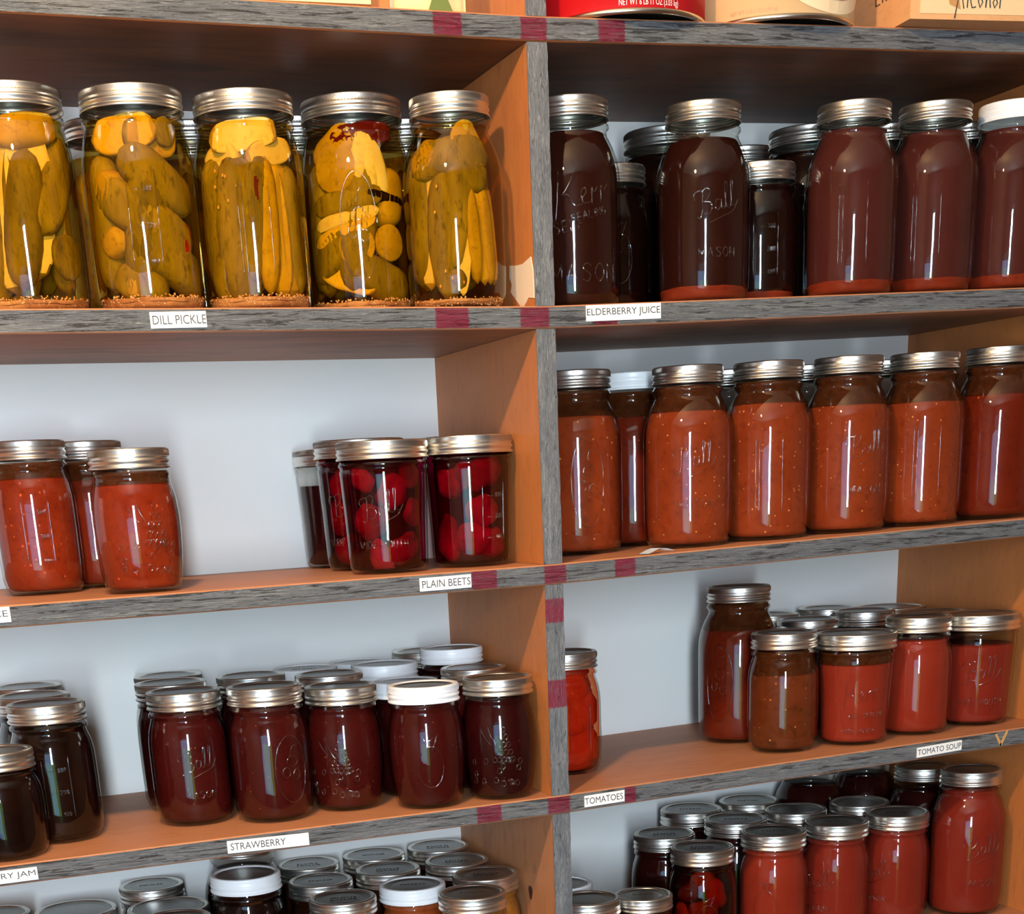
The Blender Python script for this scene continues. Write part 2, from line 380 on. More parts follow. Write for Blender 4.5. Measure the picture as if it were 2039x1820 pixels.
# torn veneer on the divider beside the pickles
bm = bmesh.new()
pp = [(0.064, 0.1866), (0.046, 0.1845), (0.030, 0.1838), (0.0085, 0.1872), (0.004, 0.176), (0.0030, 0.160), (0.0035, 0.1525), (0.018, 0.1545), (0.034, 0.1462), (0.052, 0.1570), (0.0640, 0.1640), (0.060, 0.170), (0.0655, 0.176)]
a = [bm.verts.new((-DW - 0.0006, y, z)) for y, z in pp]; b = [bm.verts.new((-DW + 0.0002, y, z)) for y, z in pp]
bm.faces.new(a); bm.faces.new(list(reversed(b)))
for i in range(len(pp)): bm.faces.new((a[i], a[(i + 1) % len(pp)], b[(i + 1) % len(pp)], b[i]))
bmesh.ops.recalc_face_normals(bm, faces=bm.faces)
obj('torn_veneer_patch', bm, unit, M_PEEL, smooth=False, label='pale bare patch of torn veneer')

# ------------------------------------------------------------------ writing
def text_mesh(body, width=None, height=None, extrude=0.0):
    c = bpy.data.curves.new('t', 'FONT'); c.body = body; c.size = 1.0; c.extrude = extrude; c.align_x = 'LEFT'; c.resolution_u = 3; c.offset = 0.0
    o = bpy.data.objects.new('t', c); COL.objects.link(o)
    dg = bpy.context.evaluated_depsgraph_get()
    me = bpy.data.meshes.new_from_object(o.evaluated_get(dg)); bpy.data.objects.remove(o)
    xs = [v.co.x for v in me.vertices]; ys = [v.co.y for v in me.vertices]
    x0, x1, y0, y1 = min(xs), max(xs), min(ys), max(ys)
    sx = width / (x1 - x0) if width else None; sy = height / (y1 - y0) if height else None
    sx = sx or sy; sy = sy or sx
    for v in me.vertices: v.co = ((v.co.x - x0) * sx, (v.co.y - y0) * sy, v.co.z)
    return me
def place_text(name, body, parent, origin, ux, uz, width, height, mat):
    """letters laid in the plane spanned by ux, uz"""
    me = text_mesh(body, width, height)
    ux = Vector(ux); uz = Vector(uz); og = Vector(origin)
    for v in me.vertices: v.co = og + ux * v.co.x + uz * v.co.y
    return obj(name, me, parent, mat, smooth=False)
def shelf_label(row, x0, x1, zt0, zt1, hh, body, tx0, tx1, desc):
    """paper strip from x0 to x1, top heights zt0, zt1, height hh; the letters run tx0..tx1 along it"""
    bm = bmesh.new(); y = -0.0009
    c = [(x0, zt0 - hh), (x1, zt1 - hh), (x1, zt1), (x0, zt0)]
    f = [bm.verts.new((x, y, z)) for x, z in c]; b = [bm.verts.new((x, -0.0001, z)) for x, z in c]
    bm.faces.new(f); bm.faces.new(list(reversed(b)))
    for i in range(4): bm.faces.new((f[i], b[i], b[(i + 1) % 4], f[(i + 1) % 4]))
    bmesh.ops.recalc_face_normals(bm, faces=bm.faces)
    p = obj('paper_label', bm, unit, M_PAPER, smooth=False, label=desc)
    ux = Vector((x1 - x0, 0, zt1 - zt0)).normalized(); uz = Vector((-ux.z, 0, ux.x))
    og = Vector((tx0, y - 0.0002, zt0 - hh + (tx0 - x0) * (zt1 - zt0) / (x1 - x0) + hh * 0.23))
    place_text('lettering', body, p, og, ux, uz, tx1 - tx0, hh * 0.56, M_INK)
shelf_label('B', -0.3660, -0.3174, 0.1455, 0.1458, 0.0127, 'DILL PICKLE', -0.3640, -0.3178, 'white paper label reading DILL PICKLE')
shelf_label('B', 0.0402, 0.1174, 0.1452, 0.1466, 0.0135, 'ELDERBERRY JUICE', 0.0410, 0.1165, 'white paper label reading ELDERBERRY JUICE')
shelf_label('C', -0.5640, -0.5184, -0.0858, -0.0856, 0.0130, 'JUICE', -0.5480, -0.5205, 'white paper label ending in CE')
shelf_label('C', -0.1389, -0.0867, -0.0862, -0.0856, 0.0122, 'PLAIN BEETS', -0.1365, -0.0875, 'white paper label reading PLAIN BEETS')
shelf_label('D', -0.5990, -0.5297, -0.3182, -0.3176, 0.0120, 'BERRY JAM', -0.5800, -0.5315, 'white paper label reading BERRY JAM')
shelf_label('D', -0.3501, -0.2690, -0.3150, -0.3160, 0.0122, 'STRAWBERRY', -0.3470, -0.2925, 'white paper label reading STRAWBERRY')
shelf_label('D', 0.0257, 0.0712, -0.3122, -0.3106, 0.0118, 'TOMATOES', 0.0262, 0.0695, 'white paper label reading TOMATOES')
shelf_label('D', 0.4283, 0.4868, -0.3024, -0.2992, 0.0110, 'TOMATO SOUP', 0.4295, 0.4862, 'white paper label reading TOMATO SOUP')
# tan scraped check mark on the edge of the soup shelf
bm = bmesh.new()
for pts in (((0.5308, -0.2975), (0.5335, -0.2968), (0.5405, -0.3085), (0.5398, -0.3128)), ((0.5398, -0.3128), (0.5380, -0.3095), (0.5462, -0.2948), (0.5490, -0.2935), (0.5470, -0.2990))):
    f = [bm.verts.new((x, -0.0007, z)) for x, z in pts]; b = [bm.verts.new((x, 0.0001, z)) for x, z in pts]; n = len(pts)
    bm.faces.new(f); bm.faces.new(list(reversed(b)))
    for i in range(n): bm.faces.new((f[i], b[i], b[(i + 1) % n], f[(i + 1) % n]))
bmesh.ops.recalc_face_normals(bm, faces=bm.faces)
obj('scraped_check_mark', bm, unit, M_TAN, smooth=False, label='tan V-shaped scrape in the grey paint')
# loose curled label lying on the sauce shelf
bm = bmesh.new(); n = 14; ga = []
for i in range(n + 1):
    s = i / n; x = 0.103 + 0.040 * s; zz = hz('C', x) + 0.0006 + 0.0040 * math.sin(PI * s) ** 1.5
    y = 0.004 + 0.016 * s
    ga.append([bm.verts.new((x, y, zz)), bm.verts.new((x - 0.006, y + 0.011, zz))])
for i in range(n): bm.faces.new((ga[i][0], ga[i + 1][0], ga[i + 1][1], ga[i][1]))
bmesh.ops.solidify(bm, geom=bm.faces[:], thickness=0.0003); bmesh.ops.recalc_face_normals(bm, faces=bm.faces)
lo = obj('paper_label', bm, None, M_PAPER, label='loose curled paper label lying at the front of the sauce shelf', cat='label')

# ------------------------------------------------------------------ things on the top shelf
def can(x, y, rz, body, name_label, art):
    z = hz('A', x); t = empty('food_can', (x, y, z + 0.0002), rz)
    tag(t, name_label, 'can', 'large cans on the top shelf')
    R = 0.0785
    bm = bmesh.new(); lathe(bm, [(R - .0006, 0.0045), (R - .0006, 0.1735)], 96, True, True); obj('paper_wrapper', bm, t, body)
    bm = bmesh.new()
    lathe(bm, [(R * .9, 0.003), (R * .955, 0.0006), (R * .985, 0.0), (R + .0006, 0.0010), (R + .0008, 0.0032), (R - .0004, 0.0044)], 96, True); obj('bottom_rim', bm, t, M_CAN)
    bm = bmesh.new()
    lathe(bm, [(R - .0004, 0.173), (R + .0008, 0.1745), (R + .0006, 0.177), (R * .985, 0.178), (R * .955, 0.1774), (R * .9, 0.175)], 96, False, True); obj('top_rim', bm, t, M_CAN)
    art(t, R); return t
def on_cyl(me, R, a0, z0):
    """wrap a flat mesh (x along, y up) round a cylinder; a0 is the azimuth of x=0 measured from local -Y"""
    for v in me.vertices:
        a = a0 + v.co.x / R; z = z0 + v.co.y
        v.co = (R * math.sin(a), -R * math.cos(a), z)
    return me
def sheet(poly, nseg=1):
    bm = bmesh.new(); bm.faces.new([bm.verts.new((x, y, 0)) for x, y in poly])
    bmesh.ops.triangulate(bm, faces=bm.faces[:])
    for _ in range(nseg): bmesh.ops.subdivide_edges(bm, edges=[e for e in bm.edges if e.calc_length() > 0.006], cuts=2); bmesh.ops.triangulate(bm, faces=bm.faces[:])
    me = bpy.data.meshes.new('s'); bm.to_mesh(me); bm.free(); return me
M_RED = plain('red_label_paper', rgb(206, 20, 26), 0.45)
M_CREAM = plain('cream_label_paper', rgb(232, 186, 130), 0.5)
M_REDART = plain('printed_red', rgb(196, 62, 50), 0.5)
M_BOWL = plain('printed_bowl', rgb(226, 200, 160), 0.5)
M_PRINTW = plain('printed_white', rgb(240, 226, 214), 0.5)
M_PRINTG = plain('printed_grey', rgb(190, 140, 100), 0.5)
M_ORANGE = plain('printed_orange', rgb(214, 120, 84), 0.5)
def art1(t, R):
    me = on_cyl(text_mesh('NET WT 6 LB 11 OZ (3.03 kg)', 0.057, 0.0064), R + .0002, math.radians(-25), 0.0048); obj('lettering', me, t, M_PRINTW, smooth=False)
def art2(t, R):
    me = on_cyl(text_mesh('NET WT 6 LB 5 OZ (2.89 kg)', 0.044, 0.0040), R + .0002, math.radians(-57), 0.0062); obj('lettering', me, t, M_PRINTG, smooth=False)
    arc = lambda r, y0, sq, a, b, n: [(r * math.cos(math.radians(a + (b - a) * i / n)), y0 + sq * r * math.sin(math.radians(a + (b - a) * i / n))) for i in range(n + 1)]
    me = on_cyl(sheet(arc(0.058, 0.040, 0.60, 180, 360, 24), 2), R + .0003, math.radians(17), 0.0); obj('printed_bowl', me, t, M_BOWL, smooth=False)
    me = on_cyl(sheet(arc(0.049, 0.043, 0.55, 180, 360, 24), 2), R + .0005, math.radians(17), 0.0); obj('printed_soup', me, t, M_REDART, smooth=False)
can(0.1070, 0.0600, 0.0, M_RED, 'large red food can at the front of the top shelf beside the divider', art1)
can(0.2650, 0.0605, 0.0, M_CREAM, 'large cream food can printed with a red bowl beside the red can', art2)
# cardboard box marked by hand
bx = empty('cardboard_box', (0.3647, -0.0223, hz('A', 0.38) + 0.0012), math.radians(-4.1))
tag(bx, 'open cardboard box hand lettered LIDS and Alcohol, overhanging the top shelf', 'box')
M_CARD = m_ply('cardboard', rgb(206, 150, 98), rgb(222, 168, 112), rgb(178, 124, 76), streak=(4, 4, 18), knots=0.2, rough=0.75)
M_BOXW = plain('pale_box_print', rgb(226, 190, 142), 0.6)
bm = bmesh.new(); W_, DP, HH = 0.30, 0.235, 0.16; th = 0.004
box(bm, 0, W_, 0, DP, 0, th); box(bm, 0, W_, 0, th, th, HH); box(bm, 0, W_, DP - th, DP, th, HH); box(bm, 0, th, th, DP - th, th, HH); box(bm, W_ - th, W_, th, DP - th, th, HH)
obj('carton', bm, bx, M_CARD, smooth=False)
bm = bmesh.new(); box(bm, 0.010, W_ - 0.004, -0.0005, 0, 0.0045, HH - 0.01); obj('pale_front_print', bm, bx, M_BOXW, smooth=False)
M_WORN = plain('worn_tape', rgb(186, 134, 80), 0.6)
bm = bmesh.new()
for pl in ([(0.026, 0.034), (0.036, 0.030), (0.040, 0.012), (0.052, 0.008), (0.050, 0.016), (0.045, 0.034)],):
    vs = [bm.verts.new((x, -0.0008, z)) for x, z in pl]; bm.faces.new(vs)
obj('brown_stain', bm, bx, M_WORN, smooth=False)
def pen(name, parent, strokes, fn, r, mat):
    bm = bmesh.new()
    for s in strokes: tube(bm, [fn(x, y) for x, y in s], r, 5)
    return obj(name, bm, parent, mat)
alc = [[(-.1, -.45), (.30, 1.25), (.62, .05)], [(.12, .55), (.55, .55)], [(.95, 1.3), (.9, .1)], [(1.5, .7), (1.3, .75), (1.15, .45), (1.3, .1), (1.6, .15)],
       [(1.95, .7), (1.78, .45), (1.95, .12), (2.15, .4), (1.95, .7)], [(2.5, 1.3), (2.42, .12), (2.5, .6), (2.72, .62), (2.80, .12)], [(3.2, .65), (3.0, .4), (3.15, .12), (3.38, .38), (3.2, .65)], [(3.65, 1.35), (3.58, .1)]]
pen('handwriting', bx, alc, lambda x, y: (0.0470 + x * 0.0128, -0.0010, 0.0080 + y * 0.0155), 0.0005, M_MARKER)
lids = [[(0, 1.3), (.05, 0), (.6, 0)], [(1.0, 1.2), (1.0, 0)], [(1.5, 0), (1.5, 1.2), (1.95, .9), (2.0, .35), (1.5, 0)], [(2.8, 1.1), (2.4, 1.0), (2.8, .55), (2.7, .1), (2.35, .1)]]
pen('handwriting', bx, lids, lambda x, y: (-0.0006, 0.066 - x * 0.0135, 0.0255 + y * 0.0110), 0.0005, M_MARKER)
# cream box, wooden block and plant pouch left of the divider
bb = empty('seed_box', (-0.36, 0.006, hz('A', -0.25) + .0015)); tag(bb, 'cream printed box standing left on the top shelf', 'box')
M_BOXC = plain('cream_box_card', rgb(232, 200, 146), 0.6)
bm = bmesh.new(); box(bm, 0.0, 0.212, 0, 0.06, 0, 0.09, bevel=0.001); obj('carton', bm, bb, M_BOXC, smooth=False)
place_text('lettering', 'planting and harvest notes inside', bb, (0.055, -0.0004, 0.0115), (1, 0, 0), (0, 0, 1), 0.085, 0.0022, M_PRINTG)
bm = bmesh.new(); box(bm, -0.145, -0.124, 0.03, 0.15, hz('A', -.13) + .0003, hz('A', -.13) + 0.10, bevel=0.001)
obj('wood_block', bm, None, M_SIDE, smooth=False, label='brown wooden block standing between the cream box and the plant pouch', cat='block')
po = empty('seed_pouch', (-0.1225, 0.012, hz('A', -.09) + .0006)); tag(po, 'clear fronted pouch printed with green leaves next to the divider', 'pouch')
t_ = NT('pouch_foil'); M_POUCH = t_.pbr(rgb(226, 190, 140), 0.12)
bm = bmesh.new(); nx, nz = 16, 8; gr = []
for sgn in (-1, 1):
    for i in range(nx + 1):
        for k in range(nz + 1):
            u = i / nx; v = k / nz
            dpt = 0.012 * math.sin(PI * u) ** 0.5 * (1 - 0.8 * v) + 0.0006 + 0.0008 * math.sin(u * 21)
            gr.append(bm.verts.new((u * 0.0655, 0.013 + sgn * dpt, v * 0.09)))
N1 = (nx + 1) * (nz + 1)
for s in (0, 1):
    for i in range(nx):
        for k in range(nz):
            q = [gr[s * N1 + i * (nz + 1) + k], gr[s * N1 + (i + 1) * (nz + 1) + k], gr[s * N1 + (i + 1) * (nz + 1) + k + 1], gr[s * N1 + i * (nz + 1) + k + 1]]
            bm.faces.new(q if s == 0 else list(reversed(q)))
for k in range(nz):
    for i in (0, nx): bm.faces.new([gr[i * (nz + 1) + k], gr[i * (nz + 1) + k + 1], gr[N1 + i * (nz + 1) + k + 1], gr[N1 + i * (nz + 1) + k]])
for i in range(nx):
    for k in (0, nz): bm.faces.new([gr[i * (nz + 1) + k], gr[(i + 1) * (nz + 1) + k], gr[N1 + (i + 1) * (nz + 1) + k], gr[N1 + i * (nz + 1) + k]])
obj('pouch_body', bm, po, M_POUCH)
M_LEAF = plain('printed_leaf', rgb(96, 110, 50), 0.5)
bm = bmesh.new()
for pl in ([(0.027, 0.002), (0.033, 0.016), (0.038, 0.024), (0.042, 0.016), (0.049, 0.0015)],):
    bm.faces.new([bm.verts.new((x, -0.0016, z)) for x, z in reversed(pl)])
obj('leaf_print', bm, po, M_LEAF, smooth=False)
# knot hole in the grained divider beside the amber jars
bm = bmesh.new()
kc = bm.verts.new((-DW - 0.0002, 0.0745, -0.4262)); ring = []
for i in range(18):
    a = 2 * PI * i / 18; q = 1 + 0.12 * math.sin(3 * a)
    ring.append(bm.verts.new((-DW - 0.0004, 0.0745 + 0.0058 * q * math.cos(a), -0.4262 + 0.0078 * q * math.sin(a))))
for i in range(18): bm.faces.new((kc, ring[(i + 1) % 18], ring[i]))
obj('wood_knot', bm, unit, plain('dark_knot_wood', rgb(70, 36, 22), 0.7), label='dark oval knot in the divider')

# ------------------------------------------------------------------ jars
# type: height, band radius, glass profile (radius, z) up to the neck
def stretch(p, H, H0=0.128):
    k = (H - 0.0165) / (H0 - 0.0165); return [(r, z * k if z < 0.112 else z + H - H0) for r, z in p]
P_QR = [(.036, 0), (.040, .0012), (.0435, .006), (.0452, .014), (.0459, .03), (.0461, .06), (.0461, .106), (.0454, .115), (.0434, .124), (.0400, .133), (.0366, .1395), (.0346, .143), (.0342, .1465), (.0350, .148), (.0364, .1495), (.0364, .1515), (.0348, .1535), (.0338, .156), (.0335, .170)]
P_QW = [(.039, 0), (.043, .0012), (.0465, .006), (.0485, .015), (.049, .04), (.049, .110), (.0484, .120), (.0466, .131), (.0444, .140), (.0428, .1445), (.0426, .1475), (.0443, .149), (.0443, .152), (.0424, .154), (.042, .1575), (.042, .171)]
P_PR = [(.030, 0), (.0335, .001), (.0368, .006), (.0388, .014), (.0393, .03), (.0394, .055), (.0393, .075), (.0388, .083), (.0375, .091), (.0355, .0975), (.0343, .101), (.0341, .1035), (.0359, .105), (.0359, .1072), (.0342, .109), (.0338, .1115), (.0338, .125)]
P_PW = [(.033, 0), (.0365, .001), (.0385, .006), (.0392, .014), (.0405, .05), (.0425, .088), (.0429, .0925), (.0420, .0950), (.0420, .0965), (.0434, .0980), (.0434, .1000), (.0421, .1015), (.042, .104), (.042, .117)]
P_PB = [(.029, 0), (.032, .0008), (.0345, .005), (.0368, .016), (.0390, .034), (.0400, .052), (.0398, .066), (.0385, .080), (.0365, .089), (.0350, .0945), (.0344, .098), (.0353, .0995), (.0353, .1015), (.0342, .1035), (.0338, .1055), (.0338, .119)]
TY = {'QR': (.173, .0362, P_QR), 'QW': (.174, .0445, P_QW), 'PR': (.128, .0362, P_PR), 'PT': (.136, .0362, stretch(P_PR, .136)), 'PX': (.145, .0362, stretch(P_PR, .145)),
      'J8': (.100, .0362, stretch(P_PR, .100)), 'PW': (.120, .0445, P_PW), 'PB': (.122, .0362, P_PB)}
def rad(ty, z):
    p = TY[ty][2]
    if z <= p[0][1]: return p[0][0]
    for (r0, z0), (r1, z1) in zip(p, p[1:]):
        if z <= z1: return r0 + (r1 - r0) * (z - z0) / max(1e-9, z1 - z0)
    return p[-1][0]
CACHE = {}
def cached(key, fn):
    if key not in CACHE:
        bm = fn(); me = bpy.data.meshes.new(key if isinstance(key, str) else str(key[0])); bm.to_mesh(me); bm.free()
        me.polygons.foreach_set('use_smooth', [True] * len(me.polygons)); CACHE[key] = me
    return CACHE[key]
def part(name, key, fn, parent, mat, **k):
    me = cached(key + (mat.name,), fn)
    if not me.materials: me.materials.append(mat)
    o = bpy.data.objects.new(name, me); COL.objects.link(o); o.parent = parent; tag(o, **k); return o
def band_bm(rb):
    bm = bmesh.new()
    pr = [(rb + .0003, -.0165), (rb + .0007, -.0158), (rb + .0004, -.0148), (rb - .0009, -.0136), (rb - .0010, -.0126), (rb + .0002, -.0112), (rb + .0003, -.0099), (rb - .0008, -.0088), (rb - .0010, -.0078), (rb - .0002, -.0068),
          (rb, -.0064), (rb + .0001, -.0040), (rb, -.0018), (rb - .0004, -.0008), (rb - .0013, 0), (rb - .0042, 0), (rb - .0052, -.0005), (rb - .0056, -.0014)]
    kn = {10, 11, 12}
    lathe(bm, pr, 184, False, False, rf=lambda k, j: (1.004 if k % 2 else 0.962) if j in kn else 1.0)
    return bm
def disc_bm(rb):
    bm = bmesh.new()
    pr = [(rb - .0054, -.0030), (rb - .0054, -.0013), (rb - .0075, -.0012), (rb - .0088, -.0018), (rb - .0100, -.0015), (rb - .0120, -.0022), (rb - .0140, -.0020), (.004, -.0019)]
    lathe(bm, pr, 56, True, True); return bm
def glass_bm(ty):
    bm = bmesh.new(); lathe(bm, TY[ty][2], 72, True, False); return bm
def content_bm(ty, z0, z1, inset, rough=0.0, seed=0):
    p = TY[ty][2]; zs = sorted({z0, z0 + .002, z0 + .005, z1 - .0012, z1} | {z for r, z in p if z0 + .005 < z < z1 - .0012} | {z0 + (z1 - z0) * i / 8 for i in range(1, 8)})
    rr = random.Random(seed)
    pr = []
    for z in zs:
        r = max(0.004, rad(ty, z) - inset)
        if z == z0: r -= .003
        if z == z1: r -= .0004
        pr.append((r, z))
    bm = bmesh.new(); R = lathe(bm, pr, 64, True, True)
    if rough:
        ph = [rr.uniform(0, 6) for _ in range(6)]
        for j, ring in enumerate(R):
            if zs[j] > z0 + (z1 - z0) * .6:
                for k, v in enumerate(ring):
                    a = 2 * PI * k / 64; v.co.z += rough * (math.sin(a * 2 + ph[0]) * .5 + math.sin(a * 5 + ph[1]) * .25 + math.sin(a * 11 + ph[2]) * .18 + math.sin(a * 23 + ph[3]) * .1)
    return bm
# embossed strokes ------------------------------------------------
def smooth_pts(p, k=4):
    if len(p) < 3: return p
    q = [p[0]] + list(p) + [p[-1]]; out = []
    for i in range(1, len(q) - 2):
        for s in range(k):
            t = s / k; a, b, c, d = q[i - 1], q[i], q[i + 1], q[i + 2]
            out.append(tuple(0.5 * ((2 * b[m]) + (-a[m] + c[m]) * t + (2 * a[m] - 5 * b[m] + 4 * c[m] - d[m]) * t * t + (-a[m] + 3 * b[m] - 3 * c[m] + d[m]) * t ** 3) for m in (0, 1)))
    out.append(p[-1]); return out
F = {'M': [[(0, 0), (0, 1), (.35, .3), (.7, 1), (.7, 0)]], 'A': [[(0, 0), (.35, 1), (.7, 0)], [(.15, .38), (.55, .38)]], 'S': [[(.6, .85), (.3, 1), (.05, .75), (.55, .35), (.35, 0), (.02, .15)]],
     'O': [[(.3, 0), (.02, .3), (.02, .7), (.3, 1), (.58, .7), (.58, .3), (.3, 0)]], 'N': [[(0, 0), (0, 1), (.6, 0), (.6, 1)]], 'E': [[(.5, 0), (0, 0), (0, 1), (.5, 1)], [(0, .5), (.4, .5)]],
     'L': [[(0, 1), (0, 0), (.5, 0)]], 'F': [[(0, 0), (0, 1), (.5, 1)], [(0, .5), (.4, .5)]], 'I': [[(.15, 0), (.15, 1)]], 'G': [[(.6, .8), (.3, 1), (0, .5), (.3, 0), (.6, .2), (.6, .45), (.35, .45)]],
     'W': [[(0, 1), (.2, 0), (.38, .8), (.56, 0), (.76, 1)]], 'D': [[(0, 0), (0, 1), (.35, .95), (.6, .5), (.35, .05), (0, 0)]], 'U': [[(0, 1), (0, .25), (.28, 0), (.56, .25), (.56, 1)]],
     'T': [[(0, 1), (.6, 1)], [(.3, 1), (.3, 0)]], 'H': [[(0, 0), (0, 1)], [(.55, 0), (.55, 1)], [(0, .5), (.55, .5)]], '0': [[(.25, 0), (.02, .5), (.25, 1), (.48, .5), (.25, 0)]],
     '1': [[(.1, .8), (.25, 1), (.25, 0)]], '2': [[(0, .8), (.25, 1), (.48, .7), (0, 0), (.5, 0)]], '3': [[(0, .9), (.4, .9), (.2, .55), (.45, .3), (.2, 0), (0, .1)]], '4': [[(.4, 0), (.4, 1), (0, .35), (.5, .35)]]}
def caps(s, h, gap=0.28):
    out, x = [], 0
    for ch in s:
        if ch == ' ': x += .6; continue
        g = F[ch]; w_ = max(p[0] for st in g for p in st)
        for st in g: out.append([(x + a, b) for a, b in (smooth_pts(st, 3) if ch in 'SO0G23DU' else st)])
        x += w_ + gap
    x -= gap
    return [[((a - x / 2) * h, (b) * h) for a, b in st] for st in out]
def rot2(st, deg):
    c, s = math.cos(math.radians(deg)), math.sin(math.radians(deg)); return [[(a * c - b * s, a * s + b * c) for a, b in q] for q in st]
def off(st, dx, dz): return [[(a + dx, b + dz) for a, b in q] for q in st]
def script_b(h):
    st = [[(.0, .72), (-.08, .92), (.12, 1.1), (.42, 1.05), (.34, .6), (.24, .15), (.1, -.12), (-.06, .0)], [(.36, 1.0), (.62, 1.15), (.8, .98), (.62, .66), (.38, .56), (.66, .52), (.8, .26), (.58, .0), (.3, .05)],
          [(1.25, .46), (1.05, .52), (.93, .25), (1.03, .05), (1.22, .2), (1.3, .5), (1.26, .12), (1.42, .05)], [(1.42, .05), (1.6, .6), (1.74, 1.12), (1.62, 1.16), (1.54, .6), (1.56, .12), (1.72, .06)],
          [(1.76, .06), (1.94, .6), (2.08, 1.12), (1.96, 1.16), (1.88, .6), (1.90, .12), (2.12, .12), (2.3, .3)], [(2.3, .3), (1.9, -.12), (1.2, -.28), (.5, -.42)]]
    return rot2([[((a - 1.1) * h, (b - .4) * h) for a, b in smooth_pts(q)] for q in st], 11)
def script_k(h):
    st = [[(.35, 1.25), (.22, .7), (.0, -.1), (-.15, -.25), (-.2, -.05)], [(.95, 1.15), (.5, .62), (.3, .5), (.55, .45), (.7, .1), (1.0, .05)], [(1.0, .25), (1.2, .4), (1.15, .55), (1.0, .4), (1.05, .1), (1.3, .08)],
          [(1.35, .0), (1.42, .5), (1.5, .35), (1.65, .5)], [(1.72, .0), (1.8, .5), (1.9, .36), (2.1, .52)]]
    return rot2([[((a - .95) * h, (b - .45) * h) for a, b in smooth_pts(q)] for q in st], 10)
def ell(cx, cz, a, b, n=36): return [[(cx + a * math.cos(2 * PI * i / n), cz + b * math.sin(2 * PI * i / n)) for i in range(n + 1)]]
def emb_strokes(style, H):
    if style == 'ball': return off(script_b(.019 if H > .15 else .016), 0, H * .49) + off(caps('MASON', .0085 if H > .15 else .007), 0, H * .22)
    if style == 'ballw': return off(script_b(.018), 0, H * .50) + off(caps('WIDE MOUTH', .0062), 0, H * .20)
    if style == 'kerr': return off(script_k(.019), 0, H * .48) + rot2(off(caps('SELF SEALING', .0045), .010, H * .26), 2) + off(caps('WIDE MOUTH', .0045), 0, H * .12)
    if style == 'kerrm': return off(script_k(.026), -.002, H * .54) + off(rot2(caps('SELF', .0095), 8), -.012, H * .36) + off(rot2(caps('SEALING', .0065), 12), .008, H * .42) + off(caps('MASON', .015), .002, H * .12)
    if style == 'oval': return ell(.0, H * .40, .017, H * .25) + ell(.001, H * .46, .006, .005, 12) + ell(-.006, H * .38, .004, .005, 10) + ell(.005, H * .36, .004, .005, 10) + [[(-.002, H * .5), (.002, H * .57), (.008, H * .58)]]
    if style == 'meas':
        o = [[(-.012, H * .20), (-.012, H * .62)], [(.013, H * .20), (.013, H * .64)]]
        for i, s in enumerate(('100', '200', '300')): o += [[(-.007, H * (.22 + .16 * i)), (-.001, H * (.22 + .16 * i))]] + off(caps(s, .0040), .006, H * (.21 + .16 * i))
        return o
    if style == 'bars': return [[(-.012, H * .16), (-.012, H * .58)], [(-.008, H * .16), (-.008, H * .58)], [(.016, H * .16), (.016, H * .58)]]
    if style == 'fruit':
        rr = random.Random(5); o = [[(-.004, H * .62), (-.001, H * .55), (.003, H * .5), (.006, H * .44)], [(-.012, H * .60), (-.006, H * .52), (0, H * .47)]]
        for i in range(7):
            for k in range(i + 1):
                o += ell(.012 + (k - i / 2) * .0052 * (1 - .02 * i), H * (.60 - .062 * i) , .0022, .0028, 8) if i < 5 else []
        for i in range(16): o += ell(rr.uniform(-.022, .03), H * rr.uniform(.12, .36), .0024, .0030, 8)
        return o
    if style == 'berry':
        o = ell(.0, H * .36, .013, H * .17, 30) + [[(-.010, H * .64), (-.004, H * .56), (.004, H * .60)], [(.008, H * .62), (.002, H * .5)], [(-.002, H * .6), (0, H * .52)]]
        return o
def emboss_bm(ty, style, az):
    H = TY[ty][0]; bm = bmesh.new()
    for st in emb_strokes(style, H):
        pts = []
        for (x0, z0), (x1, z1) in zip(st, st[1:]):
            n = max(1, int(math.hypot(x1 - x0, z1 - z0) / .003))
            for i in range(n): pts.append((x0 + (x1 - x0) * i / n, z0 + (z1 - z0) * i / n))
        pts.append(st[-1])
        P = []
        for x, z in pts:
            r = rad(ty, z) + .0001; a = az + x / r; P.append((r * math.sin(a), -r * math.cos(a), z))
        tube(bm, P, .00065, 5)
    return bm
